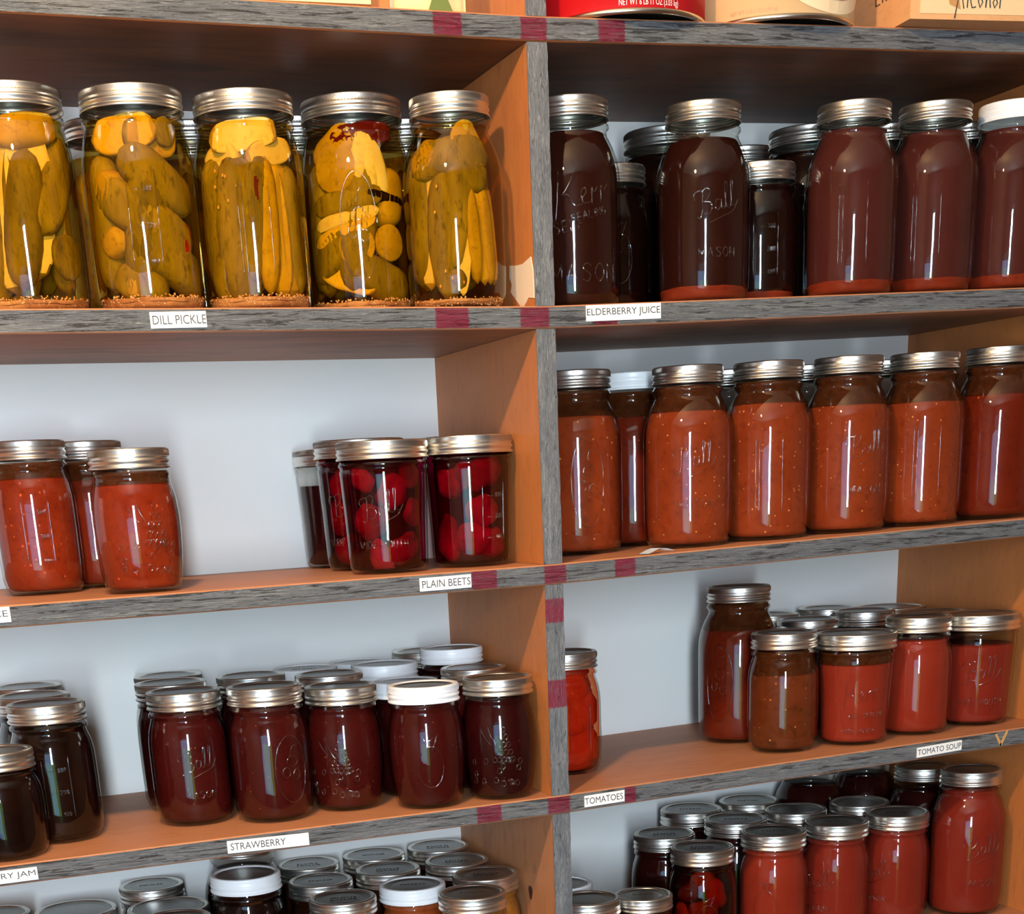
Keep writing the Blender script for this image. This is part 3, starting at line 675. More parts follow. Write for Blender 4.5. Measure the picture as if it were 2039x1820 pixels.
# pieces inside the jars -----------------------------------------
def piece_bm(ty, kind, az, zc, L, r, tilt, inset, seed, depth=0.0):
    """solid piece lying against the glass at azimuth az (0 faces the room)"""
    rr = random.Random(seed); bm = bmesh.new()
    nz, na = 14, 18
    ph = [rr.uniform(0, 6.28) for _ in range(8)]
    rings = []
    if kind == 'coin':
        prof = [(0.001, -L / 2), (r * .93, -L / 2), (r, -L / 2 + .0008), (r, L / 2 - .0008), (r * .93, L / 2), (0.001, L / 2)]
    else:
        prof = []
        for j in range(nz + 1):
            t = -1 + 2 * j / nz; s = math.copysign(abs(t) ** .8, t)
            prof.append((r * max(.03, (1 - abs(s) ** (3.2 if kind != 'chunk' else 2.0)) ** .5), s * L / 2))
    for j, (q, z) in enumerate(prof):
        ring = []
        for k in range(na):
            a = 2 * PI * k / na
            b = 1 + (0.05 * math.sin(3 * a + ph[0] + z * 60) + .035 * math.sin(5 * a + ph[1] - z * 130) + .03 * math.sin(z * 300 + ph[2] + a * 2)) * (2.0 if kind == 'chunk' else .6 if kind != 'coin' else .3)
            x, y = q * b * math.cos(a), q * b * math.sin(a)
            ring.append((x, y, z))
        rings.append(ring)
    # flat cut towards the viewer for halves
    cut = -r * .25 if kind == 'half' else None
    C_ = Vector((0, 0, 0)); t = math.radians(tilt)
    ra = rad(ty, zc) - inset - r * (.80 if kind != 'coin' else .0) + depth
    er = Vector((math.sin(az), -math.cos(az), 0)); et = Vector((math.cos(az), math.sin(az), 0)); ez = Vector((0, 0, 1))
    ctr = er * ra + ez * zc
    ax = et * math.sin(t) + ez * math.cos(t); sd = et * math.cos(t) - ez * math.sin(t)
    vv = []
    for ring in rings:
        o = []
        for x, y, z in ring:
            fl = 0
            if cut is not None and y < cut: y = cut; fl = 1
            if kind == 'coin': p = ctr + sd * x + ax * y - er * (z + L / 2 + r * .10)
            else: p = ctr + sd * x - er * y + ax * z
            if kind == 'half': p = ctr + sd * x + er * (-y) + ax * z
            lim = rad(ty, min(max(p.z, .004), TY[ty][0] - .02)) - inset
            h = math.hypot(p.x, p.y)
            if h > lim: p.x *= lim / h; p.y *= lim / h
            p.z = min(max(p.z, .0045), TY[ty][0] - .020)
            v = bm.verts.new(p); v.index = fl; o.append((v, fl))
        vv.append(o)
    for j in range(len(vv) - 1):
        for k in range(na):
            q = [vv[j][k], vv[j][(k + 1) % na], vv[j + 1][(k + 1) % na], vv[j + 1][k]]
            f = bm.faces.new([c[0] for c in q]); f.material_index = 1 if all(c[1] for c in q) else 0
    for o, rev in ((vv[0], True), (vv[-1], False)):
        vs = [c[0] for c in o]; bm.faces.new(list(reversed(vs)) if rev else vs)
    bmesh.ops.recalc_face_normals(bm, faces=bm.faces)
    return bm
def piece(root, ty, name, kind, az, zc, L, r, tilt, mat, mat2=None, inset=.0042, seed=0, depth=0.0):
    return obj(name, piece_bm(ty, kind, math.radians(az), zc, L, r, tilt, inset, seed, depth), root, [mat, mat2 or mat])

def make_jar(row, ty, x, y, s, content, fill, lid, emb, label, group, azoff=0.0):
    z = hz(row, x) + 0.0004
    dx, dy = CAM[0] - x, CAM[1] - y
    rz = math.atan2(dx, -dy) + math.radians(azoff)
    root = empty('canning_jar', (x, y, z), rz, s)
    tag(root, label, 'jar', group)
    H, rb, prof = TY[ty]
    g = part('glass_body', ('glass', ty), lambda: glass_bm(ty), root, M_GLASS)
    white = lid == 'white'
    bd = part('screw_band', ('band', rb), lambda: band_bm(rb), root, M_WHITE if white else M_BAND); bd.location.z = H
    dc = part('lid_disc', ('disc', rb), lambda: disc_bm(rb), root, M_DISC); dc.location.z = H
    if emb:
        az = emb[1] if isinstance(emb, tuple) else 0; st = emb[0] if isinstance(emb, tuple) else emb
        e = part('embossing', ('emb', ty, st, az), lambda: emboss_bm(ty, st, math.radians(az)), g, M_GLASSR)
    z1 = fill * H
    if content == 'pickles':
        part('brine', ('brine', ty, fill), lambda: content_bm(ty, .003, z1, .0022), root, M_BRINE)
    elif content:
        main = {'beets': 'beet', 'tomatoes': 'tomato', 'peppers': 'maroon'}.get(content, content)
        pcs = content in M_JUICE
        part('contents', ('cont', ty, fill, pcs), lambda: content_bm(ty, .0035, z1 - .001 * pcs, .0085 if pcs else .0026), root, MAT[main])
        if pcs: part('juice', ('juice', ty, fill), lambda: content_bm(ty, .003, z1, .0024), root, M_JUICE[content])
        if content in ('salsa', 'chunky', 'green_salsa', 'darksalsa', 'soup') and fill < .8:
            part('residue', ('res', ty, fill), lambda: residue_bm(ty, z1, H - .019), root, M_RESIDUE)
    return root
def residue_bm(ty, z0, z1):
    bm = bmesh.new(); n = 8
    lathe(bm, [(rad(ty, z0 + (z1 - z0) * i / n) - .0016, z0 + (z1 - z0) * i / n) for i in range(n + 1)], 56, False, False); return bm

GROUPS = {
  'b': 'dill pickle jars on the shelf marked DILL PICKLE', 'e': 'juice jars on the shelf marked ELDERBERRY JUICE', 'c': 'jars on the shelf marked PLAIN BEETS', 's': 'tomato sauce jars on the upper right shelf', 'd': 'jam jars on the shelf marked STRAWBERRY', 't': 'tomato jars on the shelf marked TOMATO SOUP', 'f': 'jam jars on the lowest left shelf', 'g': 'jars on the lowest right shelf'}
JARS = [  # shelf group, shelf, type, x, y, size, contents, fill, lid, embossing, label
    ('b', 'B', 'QW', -0.4513, 0.085, 0.997, 'pickles', 0.86, 'metal', None, 'tall jar of long pale pickle spears cut off by the left edge of the photo'),
    ('b', 'B', 'QW', -0.3507, 0.0678, 0.986, 'pickles', 0.86, 'metal', 'meas', 'wide jar of whole gherkins with a red pepper piece at its right side'),
    ('b', 'B', 'QW', -0.2542, 0.0637, 0.978, 'pickles', 0.86, 'metal', 'bars', 'wide jar with two upright dark pickle halves under stacked slices'),
    ('b', 'B', 'QW', -0.1429, 0.1101, 1.033, 'pickles', 0.86, 'metal', ('oval', 0), 'wide jar of cut pickles and onion layers with dark red pepper under the lid'),
    ('b', 'B', 'QR', -0.0686, 0.048, 0.996, 'pickles', 0.86, 'metal', None, 'narrow-necked pickle jar of spears standing beside the wooden divider'),
    ('b', 'B', 'QR', -0.3623, 0.1698, 0.972, 'pickles', 0.82, 'metal', None, 'dark pickle jar glimpsed behind the gap left of the gherkin jar'),
    ('b', 'B', 'QR', -0.2771, 0.2029, 1.007, 'pickles', 0.82, 'metal', None, 'dark pickle jar glimpsed behind the gap right of the gherkin jar'),
    ('b', 'B', 'QR', -0.1723, 0.2046, 1.045, 'pickles', 0.82, 'metal', None, 'pickle jar whose lid shows left of the onion layer jar'),
    ('b', 'B', 'QR', -0.0712, 0.1765, 1.016, 'pickles', 0.82, 'metal', None, 'pickle jar whose lid shows right of the onion layer jar'),
    ('e', 'B', 'QR', 0.0576, 0.0702, 1.02, 'elder', 0.84, 'metal', ('kerrm', 12), 'tall dark juice jar embossed with large letters, touching the divider on its right'),
    ('e', 'B', 'PR', 0.1226, 0.1289, 1.024, 'black', 0.84, 'metal', ('berry', 15), 'short black juice jar squeezed between the first two tall juice jars'),
    ('e', 'B', 'QR', 0.1935, 0.0617, 0.991, 'elder', 0.82, 'metal', ('ball', 18), 'tall dark brown juice jar with bright red sediment and embossed script'),
    ('e', 'B', 'PR', 0.2791, 0.1048, 1.0, 'black', 0.84, 'metal', ('meas', 10), 'short black juice jar left of the first cloudy red juice jar'),
    ('e', 'B', 'QR', 0.357, 0.0563, 0.989, 'elder_red', 0.86, 'metal', 'bars', 'tall cloudy red juice jar right of the short black jar, leftmost cloudy one'),
    ('e', 'B', 'QR', 0.4547, 0.0622, 0.993, 'elder_red', 0.85, 'metal', ('bars', -8), 'tall cloudy red juice jar between the white-lidded jar and another cloudy jar'),
    ('e', 'B', 'QR', 0.5463, 0.0568, 0.994, 'elder_red', 0.86, 'white', None, 'tall cloudy juice jar with a white lid at the right end of the juice shelf'),
    ('e', 'B', 'QW', 0.2187, 0.1935, 0.999, 'black', 0.86, 'metal', None, 'wide-lidded black jar behind, left of the dark jar with red sediment'),
    ('e', 'B', 'QW', 0.3702, 0.1615, 0.972, 'black', 0.86, 'metal', None, 'wide-lidded black jar behind, left of the leftmost cloudy red jar'),
    ('e', 'B', 'QR', 0.3437, 0.2618, 0.978, 'black', 0.86, 'metal', None, 'black jar far at the back, seen just above the second short jar'),
    ('e', 'B', 'QR', 0.4637, 0.1644, 0.991, 'black', 0.86, 'metal', None, 'back row jar whose lid shows between the two metal-lidded cloudy jars'),
    ('e', 'B', 'QR', 0.553, 0.1475, 0.975, 'black', 0.86, 'metal', None, 'back row jar whose lid shows beside the white-lidded juice jar'),
    ('c', 'C', 'PT', -0.4728, 0.1537, 1.007, 'chunky', 0.76, 'metal', 'meas', 'red salsa jar with measuring marks at the left edge of the beet shelf'),
    ('c', 'C', 'PT', -0.4126, 0.21, 1.0, 'darksalsa', 0.74, 'metal', None, 'dark salsa jar standing behind and between the two front salsa jars'),
    ('c', 'C', 'PB', -0.3911, 0.0557, 1.009, 'chunky', 0.76, 'metal', ('fruit', 8), 'bulging salsa jar with embossed fruit, right of the jar with measuring marks'),
    ('c', 'C', 'PW', -0.1451, 0.2626, 0.994, 'maroon', 0.70, 'metal', None, 'dark beet jar with a clear neck, rearmost of the beet jars'),
    ('c', 'C', 'PW', -0.1419, 0.1717, 1.041, 'beets', 0.88, 'metal', ('ballw', -20), 'beet jar peeking out between the rearmost and the front beet jar'),
    ('c', 'C', 'PW', -0.1454, 0.0759, 1.002, 'beets', 0.88, 'metal', ('ballw', -6), 'front beet jar with embossed script and WIDE MOUTH lettering'),
    ('c', 'C', 'PW', -0.0557, 0.0829, 1.011, 'beets', 0.88, 'metal', ('meas', 35), 'beet jar standing right against the wooden divider'),
    ('s', 'C', 'QR', 0.0815, 0.1299, 1.023, 'salsa', 0.755, 'metal', ('oval', 14), 'seedy tomato sauce jar with an oval emblem beside the grey divider'),
    ('s', 'C', 'QR', 0.1744, 0.1916, 1.01, 'darksalsa', 0.75, 'white', None, 'sauce jar with a white lid standing back behind the front sauce jars'),
    ('s', 'C', 'QR', 0.1854, 0.079, 0.998, 'salsa', 0.755, 'metal', ('ball', 10), 'seedy tomato sauce jar with embossed script above the curled loose label'),
    ('s', 'C', 'QR', 0.2775, 0.077, 0.995, 'salsa', 0.77, 'metal', 'bars', 'tomato sauce jar with embossed bars, right neighbour of the script embossed one'),
    ('s', 'C', 'QR', 0.3691, 0.0708, 0.993, 'salsa', 0.73, 'metal', ('ball', 28), 'tomato sauce jar, fourth in the front row from the divider'),
    ('s', 'C', 'QR', 0.4606, 0.0685, 0.989, 'salsa', 0.72, 'metal', ('bars', 6), 'tomato sauce jar, fifth in the front row from the divider'),
    ('s', 'C', 'QR', 0.5521, 0.0626, 0.995, 'darksalsa', 0.73, 'metal', None, 'tomato sauce jar cut off by the right edge of the photo'),
    ('s', 'C', 'QR', 0.291, 0.1914, 0.993, 'black', 0.76, 'metal', None, 'back sauce jar whose lid shows right of the script embossed jar'),
    ('s', 'C', 'QR', 0.3889, 0.1916, 0.992, 'black', 0.76, 'metal', None, 'back sauce jar whose lid shows between the third and fourth front jars'),
    ('s', 'C', 'QR', 0.4898, 0.1914, 0.993, 'black', 0.76, 'metal', None, 'back sauce jar whose lid shows between the fourth and fifth front jars'),
    ('d', 'D', 'J8', -0.5501, 0.0455, 0.993, 'black', 0.86, 'metal', None, 'low black jam jar at the left edge above the BERRY JAM label'),
    ('d', 'D', 'PR', -0.4934, 0.099, 1.028, 'black', 0.84, 'metal', 'meas', 'black jam jar with measuring marks right of the low black jar'),
    ('d', 'D', 'PR', -0.4989, 0.1853, 1.021, 'black', 0.84, 'metal', None, 'black jam jar just behind the one with measuring marks'),
    ('d', 'D', 'PR', -0.5, 0.2663, 1.031, 'black', 0.84, 'metal', None, 'black jam jar at the wall, last of the left three in line'),
    ('d', 'D', 'PR', -0.3595, 0.1044, 1.014, 'jam', 0.86, 'metal', ('ball', 10), 'strawberry jam jar embossed with script and MASON, leftmost of its front row'),
    ('d', 'D', 'PR', -0.3588, 0.1874, 1.018, 'jam_dark', 0.86, 'metal', None, 'strawberry jam jar in the middle of the leftmost file of three'),
    ('d', 'D', 'PR', -0.3491, 0.267, 1.012, 'jam_dark', 0.86, 'metal', None, 'strawberry jam jar at the wall end of the leftmost file of three'),
    ('d', 'D', 'PR', -0.2845, 0.0718, 1.022, 'jam', 0.86, 'metal', ('oval', 30), 'strawberry jam jar with an embossed oval, second in the front row'),
    ('d', 'D', 'PR', -0.2718, 0.1992, 1.003, 'jam_dark', 0.86, 'metal', None, 'metal-lidded jam jar directly behind the oval embossed jam jar'),
    ('d', 'D', 'PB', -0.2044, 0.0814, 1.006, 'jam', 0.84, 'metal', ('fruit', -25), 'bulging jam jar with a grey metal lid left of the white-lidded front jar'),
    ('d', 'D', 'PR', -0.1959, 0.1603, 0.99, 'jam_dark', 0.86, 'metal', None, 'jam jar with a dark metal lid behind the bulging grey-lidded jar'),
    ('d', 'D', 'PR', -0.2034, 0.238, 0.988, 'jam_dark', 0.86, 'white', None, 'white-lidded jam jar at the wall, furthest left of the white lids'),
    ('d', 'D', 'PR', -0.1331, 0.2699, 0.971, 'jam_dark', 0.86, 'white', None, 'white-lidded jam jar at the wall, rearmost in the file of four white lids'),
    ('d', 'D', 'PR', -0.1248, 0.1939, 1.0, 'jam_dark', 0.86, 'white', None, 'white-lidded jam jar, third back in the file of four white lids'),
    ('d', 'D', 'PB', -0.1251, 0.1172, 0.957, 'jam_dark', 0.84, 'white', None, 'white-lidded jam jar, second in the file of four white lids'),
    ('d', 'D', 'PB', -0.1293, 0.0404, 0.989, 'jam', 0.86, 'white', ('berry', 5), 'white-lidded bulging jam jar at the very front of its file'),
    ('d', 'D', 'PR', -0.055, 0.2682, 1.017, 'jam_dark', 0.86, 'metal', None, 'jam jar with a dark lid half hidden behind the raised white lid'),
    ('d', 'D', 'PX', -0.0479, 0.1919, 0.954, 'jam_dark', 0.86, 'white', None, 'taller jam jar with a white lid rising above its neighbours by the divider'),
    ('d', 'D', 'PR', -0.0487, 0.1173, 0.966, 'jam_dark', 0.86, 'metal', None, 'metal-lidded jam jar between the tall white-lidded and the fruit embossed jar'),
    ('d', 'D', 'PB', -0.0499, 0.0405, 0.99, 'jam_dark', 0.84, 'metal', ('fruit', -12), 'dark jam jar with embossed fruit at the front beside the divider'),
    ('t', 'D', 'PR', 0.0567, 0.1217, 1.005, 'tomatoes', 0.88, 'metal', ('bars', 20), 'bright red whole tomato jar half hidden by the grey divider'),
    ('t', 'D', 'QR', 0.2954, 0.1703, 0.996, 'darksalsa', 0.73, 'metal', ('oval', -28), 'tall sauce jar with an embossed oval standing back against the white wall'),
    ('t', 'D', 'PR', 0.3006, 0.0746, 0.996, 'green_salsa', 0.66, 'metal', None, 'brown flecked pepper salsa jar in front of the tall sauce jar'),
    ('t', 'D', 'PW', 0.3833, 0.0605, 0.997, 'soup', 0.73, 'metal', ('kerr', 8), 'wide tomato soup jar embossed WIDE MOUTH right of the brown salsa jar'),
    ('t', 'D', 'PR', 0.4673, 0.0654, 1.005, 'soup', 0.80, 'metal', None, 'narrow-necked tomato soup jar between the two wide soup jars'),
    ('t', 'D', 'PW', 0.5524, 0.0715, 1.024, 'soup_deep', 0.72, 'metal', ('ballw', 10), 'wide tomato soup jar at the right end by the side panel'),
    ('t', 'D', 'PR', 0.3929, 0.181, 0.984, 'maroon', 0.8, 'metal', None, 'dark jar behind the gap of the brown salsa and the embossed soup jar'),
    ('t', 'D', 'PR', 0.384, 0.2588, 1.0, 'maroon', 0.8, 'metal', None, 'dark jar at the back just right of the tall sauce jar'),
    ('t', 'D', 'PR', 0.4692, 0.2626, 0.994, 'maroon', 0.8, 'metal', None, 'dark jar at the back wall right behind the second row'),
    ('t', 'D', 'PR', 0.4711, 0.1839, 1.0, 'maroon', 0.8, 'metal', None, 'dark jar in the second row behind the embossed soup jar'),
    ('t', 'D', 'PW', 0.5531, 0.2561, 1.005, 'maroon', 0.8, 'metal', None, 'wide dark jar at the back wall behind the narrow-necked soup jar'),
    ('t', 'D', 'PW', 0.5533, 0.1667, 0.995, 'maroon', 0.8, 'metal', None, 'wide dark jar behind the rightmost soup jar'),
    ('f', 'E', 'PR', -0.569, 0.2159, 1.001, 'black', 0.86, 'metal', None, 'dark jar whose lid is cut off at the lower left corner'),
    ('f', 'E', 'PW', -0.4852, 0.2232, 0.997, 'black', 0.86, 'metal', None, 'wide-lidded dark jar second from the lower left corner'),
    ('f', 'E', 'PR', -0.3961, 0.2641, 0.997, 'black', 0.86, 'metal', None, 'dark-lidded jar by the wall behind two wide lids'),
    ('f', 'E', 'PW', -0.3907, 0.1802, 1.001, 'black', 0.86, 'metal', None, 'wide dark-lidded jar in front of the wall jar and left of the white lid'),
    ('f', 'E', 'PR', -0.3948, 0.096, 1.003, 'black', 0.86, 'metal', None, 'metal-lidded jar barely rising from the bottom edge left of the white lid'),
    ('f', 'E', 'PX', -0.3082, 0.1548, 1.051, 'black', 0.88, 'white', None, 'black jam jar with a white band standing before the tall black jar'),
    ('f', 'E', 'QR', -0.2945, 0.2412, 0.994, 'black', 0.8, 'metal', None, 'tall black jar reaching up under the STRAWBERRY shelf'),
    ('f', 'E', 'PR', -0.2131, 0.2674, 1.003, 'brown', 0.86, 'metal', None, 'dark jar at the wall right of the tall black jar'),
    ('f', 'E', 'PR', -0.2197, 0.1824, 0.996, 'brown', 0.86, 'metal', None, 'dark jar in the middle of the file right of the white-banded black jar'),
    ('f', 'E', 'PR', -0.2175, 0.0936, 0.994, 'brown', 0.86, 'metal', None, 'front jar of the file right of the white-banded black jar'),
    ('f', 'E', 'PR', -0.1335, 0.267, 1.014, 'brown', 0.86, 'metal', None, 'dark jar at the wall in the file of the orange preserve jar'),
    ('f', 'E', 'PR', -0.1395, 0.1871, 1.013, 'brown', 0.86, 'metal', None, 'dark jar directly behind the orange preserve jar'),
    ('f', 'E', 'PR', -0.1352, 0.1076, 1.003, 'peach', 0.86, 'white', None, 'orange preserve jar with a white band on the lowest shelf'),
    ('f', 'E', 'PR', -0.0534, 0.2674, 1.017, 'brown', 0.86, 'metal', None, 'dark jar at the wall nearest the divider on the lowest left shelf'),
    ('f', 'E', 'PR', -0.0565, 0.1878, 1.01, 'brown', 0.86, 'metal', None, 'dark jar in the middle of the file beside the knotty divider'),
    ('f', 'E', 'PR', -0.0497, 0.1089, 1.008, 'amber', 0.86, 'metal', None, 'amber jelly jar right beside the knotty wooden divider'),
    ('f', 'E', 'PR', -0.089, 0.0408, 0.998, 'amber', 0.86, 'metal', None, 'amber jelly jar in front, between the orange preserve and the divider'),
    ('g', 'E', 'J8', 0.048, 0.1289, 0.994, 'brown', 0.86, 'white', None, 'white-banded small jar behind the divider edge on the lowest right shelf'),
    ('g', 'E', 'J8', 0.0479, 0.0508, 0.992, 'brown', 0.86, 'metal', None, 'small jar in front of the white-banded one beside the grey divider'),
    ('g', 'E', 'J8', 0.1189, 0.059, 0.905, 'brown', 0.86, 'metal', None, 'small jar right of the divider with handwriting across its lid'),
    ('g', 'E', 'PR', 0.1985, 0.1692, 0.997, 'maroon', 0.86, 'metal', None, 'purple-red jar standing left and behind the mixed pepper jar'),
    ('g', 'E', 'PR', 0.2045, 0.0826, 0.993, 'peppers', 0.86, 'metal', ('berry', 10), 'jar of mixed red and golden peppers in front of the purple-red jar'),
    ('g', 'E', 'PR', 0.2719, 0.2451, 1.045, 'maroon', 0.86, 'metal', None, 'dark jar by the wall, leftmost of the three back lids'),
    ('g', 'E', 'PR', 0.2917, 0.1655, 1.033, 'maroon', 0.86, 'metal', None, 'dark red jar right behind the mixed pepper jar'),
    ('g', 'E', 'PR', 0.3539, 0.2474, 1.035, 'maroon', 0.86, 'metal', None, 'dark jar by the wall, in the middle of the three back lids'),
    ('g', 'E', 'PR', 0.3756, 0.1689, 1.027, 'darksalsa', 0.86, 'metal', None, 'dark-lidded jar right behind the first two bright soup jars'),
    ('g', 'E', 'PR', 0.2975, 0.0843, 1.028, 'soup', 0.86, 'metal', ('berry', -12), 'bright tomato jar right of the mixed pepper jar, leftmost of three alike'),
    ('g', 'E', 'PR', 0.384, 0.0887, 1.014, 'soup_deep', 0.86, 'metal', ('ball', -30), 'bright tomato jar in the middle of three alike'),
    ('g', 'E', 'PR', 0.4622, 0.1645, 1.007, 'maroon', 0.86, 'metal', None, 'dark-lidded jar behind the rightmost of the three bright tomato jars'),
    ('g', 'E', 'PR', 0.464, 0.0847, 1.013, 'soup_deep', 0.86, 'metal', ('ball', -36), 'bright tomato jar beside the tall one, rightmost of three alike'),
    ('g', 'E', 'QR', 0.5524, 0.067, 0.989, 'soup_deep', 0.86, 'metal', ('ball', 24), 'tall tomato jar at the right end under the TOMATO SOUP shelf'),
    ('g', 'E', 'QR', 0.546, 0.156, 0.943, 'maroon', 0.82, 'metal', None, 'tall dark jar directly behind the tall tomato jar'),
    ('g', 'E', 'QR', 0.5308, 0.2618, 0.983, 'maroon', 0.82, 'metal', None, 'tall dark jar at the wall in the right back corner'),
    ('g', 'E', 'QR', 0.4406, 0.2476, 0.999, 'maroon', 0.82, 'metal', None, 'tall dark jar at the wall left of the corner one'),
]

DONE = []
for g_, row, ty, x, y, s, content, fill, lid, emb, label in JARS:
    DONE.append((make_jar(row, ty, x, y, s, content, fill, lid, emb, label, GROUPS[g_]), ty, content, fill, label))
def find(txt): return next(d for d in DONE if txt in d[4])
PK, PG, FL, FG = MAT['pickle'], MAT['pickle_gold'], MAT['flesh'], MAT['flesh_gold']
def fillp(txt, items, core=True):
    root, ty, _, fill, _ = find(txt)
    if core:
        for i in range(4):
            a = 150 + i * 70; piece(root, ty, 'pickle', 'whole', a, TY[ty][0] * .42, .11, .0165, (i - 1.5) * 6, PK, seed=i + 40)
        piece(root, ty, 'pickle', 'whole', 0, TY[ty][0] * .40, .115, .013, 4, PK, seed=50, inset=.022)
    for i, it in enumerate(items):
        name, kind, az, zc, L, r, tilt, m = it[:8]
        m2 = it[8] if len(it) > 8 else None; dp = it[9] if len(it) > 9 else 0.0
        piece(root, ty, name, kind, az, zc, L, r, tilt, m, m2, seed=i + len(txt), depth=dp)
fillp('long pale pickle spears', [('pickle_spear', 'half', 12, .088, .125, .021, 4, PK, FL), ('pickle_spear', 'half', -34, .080, .13, .021, -4, PK, FL), ('pickle', 'whole', 55, .10, .09, .017, 30, PK), ('pickle_slice', 'coin', 52, .045, .006, .018, 20, PK, FG),
    ('pickle_spear', 'half', 78, .06, .09, .015, 12, PK, FG), ('pickle_slice', 'coin', -70, .10, .006, .018, 0, PK, FL), ('pickle_spear', 'half', -66, .055, .10, .016, 6, PK, FG), ('pickle', 'whole', 20, .140, .06, .014, 82, PG)])
fillp('whole gherkins', [('pickle', 'whole', 28, .103, .078, .0185, -56, PK), ('pickle', 'whole', 2, .074, .100, .0185, -58, PK), ('pickle', 'whole', 38, .040, .085, .0180, -62, PK), ('pickle', 'half', -18, .139, .060, .0150, 84, PG, FG), ('pickle', 'half', 26, .136, .050, .0150, 96, PK, PG),
    ('pickle', 'whole', -48, .098, .030, .0155, 20, PG), ('pickle', 'whole', -46, .056, .026, .0125, 60, PG), ('pickle', 'whole', -14, .022, .050, .0150, -70, PK), ('pickle', 'whole', -22, .020, .018, .0085, 0, PG),
    ('pickle_slice', 'coin', 44, .140, .005, .0115, 0, PK, FL), ('pickle_slice', 'coin', 62, .094, .006, .0100, 0, PG, FG), ('red_pepper', 'chunk', 55, .056, .034, .0085, 8, MAT['chili'])])
fillp('two upright dark pickle halves', [('pickle', 'whole', -26, .066, .125, .0205, 1, PK), ('pickle', 'whole', -62, .066, .125, .019, -3, PK), ('pickle_spear', 'half', -46, .120, .040, .0165, 70, FL, FL), ('pickle_spear', 'whole', 20, .068, .112, .0105, 2, PG), ('pickle_spear', 'half', 36, .066, .112, .0125, -2, PG, FG),
    ('pickle_spear', 'half', 54, .066, .110, .0125, -4, PG, FG), ('pickle_spear', 'whole', 72, .066, .11, .013, -4, PK), ('pickle_slice', 'half', -4, .140, .066, .0130, 84, PG, FL), ('pickle_slice', 'half', 34, .126, .050, .0110, 76, PG, FL), ('red_pepper', 'chunk', 8, .098, .030, .0045, 0, MAT['chili_dark'])])
ON = MAT['onion']
fillp('onion layers', [('pickle_slice', 'coin', -26, .118, .007, .0205, -30, PG, FL), ('pickle', 'whole', -30, .134, .048, .0150, 60, PG), ('onion_layer', 'whole', 6, .122, .050, .0080, 8, ON), ('onion_layer', 'whole', 18, .120, .050, .0080, -6, ON), ('onion_layer', 'whole', 30, .116, .048, .0085, -14, ON),
    ('red_pepper', 'chunk', 14, .143, .060, .0105, 86, MAT['chili_dark']), ('pickle', 'whole', 52, .095, .050, .0170, 10, PG), ('pickle', 'whole', -14, .092, .070, .0100, 82, PK), ('pickle_slice', 'whole', -16, .078, .070, .0060, 80, FL), ('pickle_slice', 'whole', -20, .068, .070, .0060, 74, FG),
    ('pepper_leaf', 'chunk', 38, .094, .042, .0055, -80, MAT['black']), ('pickle_slice', 'coin', -4, .055, .006, .0165, 10, PG, FL), ('pickle_slice', 'coin', 40, .058, .006, .0150, -30, PG, FL), ('pickle_spear', 'half', -18, .036, .060, .0165, -70, PG, FG), ('pickle', 'whole', 30, .030, .066, .0165, -64, PK), ('pickle', 'whole', -48, .05, .06, .016, 50, PK)])
fillp('narrow-necked pickle jar', [('pickle', 'whole', -6, .122, .082, .0165, 84, PK), ('pickle', 'whole', -46, .120, .034, .0170, 60, PG), ('pickle_slice', 'coin', 26, .136, .005, .0150, -40, PG, FL), ('pickle', 'whole', 32, .106, .030, .0150, 10, PK), ('pickle_spear', 'half', -44, .066, .098, .0125, 4, PG, FL),
    ('pickle', 'whole', -16, .062, .108, .0165, 0, PK), ('pickle_spear', 'whole', 26, .060, .082, .0070, -4, PG), ('pickle_spear', 'half', 38, .060, .084, .0080, -6, PG, FG), ('pickle_spear', 'whole', 50, .060, .082, .0075, -7, PG), ('pickle_spear', 'half', 64, .060, .082, .0085, -8, PK, FG), ('pickle_spear', 'half', 12, .034, .050, .0050, 8, FL, FL), ('pickle', 'whole', -8, .022, .030, .0125, 60, PK)])
for t_, ty_ in (('gap left of the gherkin', 'QR'), ('gap right of the gherkin', 'QR'), ('left of the onion layer', 'QR'), ('right of the onion layer', 'QR')):
    root = find(t_)[0]
    for i in range(6): piece(root, ty_, 'pickle', 'whole', i * 60, .072, .12, .0185, (i % 3 - 1) * 6, PK, seed=i)
# mustard seed and garlic sediment at the bottom of the pickle jars
def grains_bm(ty, z0, n, seed):
    rr = random.Random(seed); bm = bmesh.new()
    for _ in range(n):
        a = rr.uniform(-1.9, 1.9) ; z = z0 + rr.uniform(-.0045, .0022); r = rad(ty, z) - .0022 - rr.uniform(0, .0010)
        if rr.random() < .25: r *= rr.uniform(.6, 1)
        m = Matrix.Translation((r * math.sin(a), -r * math.cos(a), z)) @ Matrix.Rotation(rr.uniform(0, 3), 4, 'X') @ Matrix.Diagonal((1, rr.uniform(.6, 1), 1.25, 1))
        bmesh.ops.create_icosphere(bm, subdivisions=1, radius=rr.uniform(.0007, .0011), matrix=m)
    return bm
for t_, n_ in (('long pale pickle spears', 260), ('whole gherkins', 300), ('two upright dark', 300), ('onion layers', 320), ('narrow-necked pickle jar', 240)):
    root, ty = find(t_)[:2]; zt = .0115 if ty == 'QW' else .007
    sd = part('sediment', ('sed', ty, zt), lambda: content_bm(ty, .0028, zt, .0018, rough=.0022, seed=3), root, MAT['sediment'])
    obj('mustard_seeds', grains_bm(ty, zt - .0004, n_, n_), root, MAT['seedgrain'], kind='stuff')
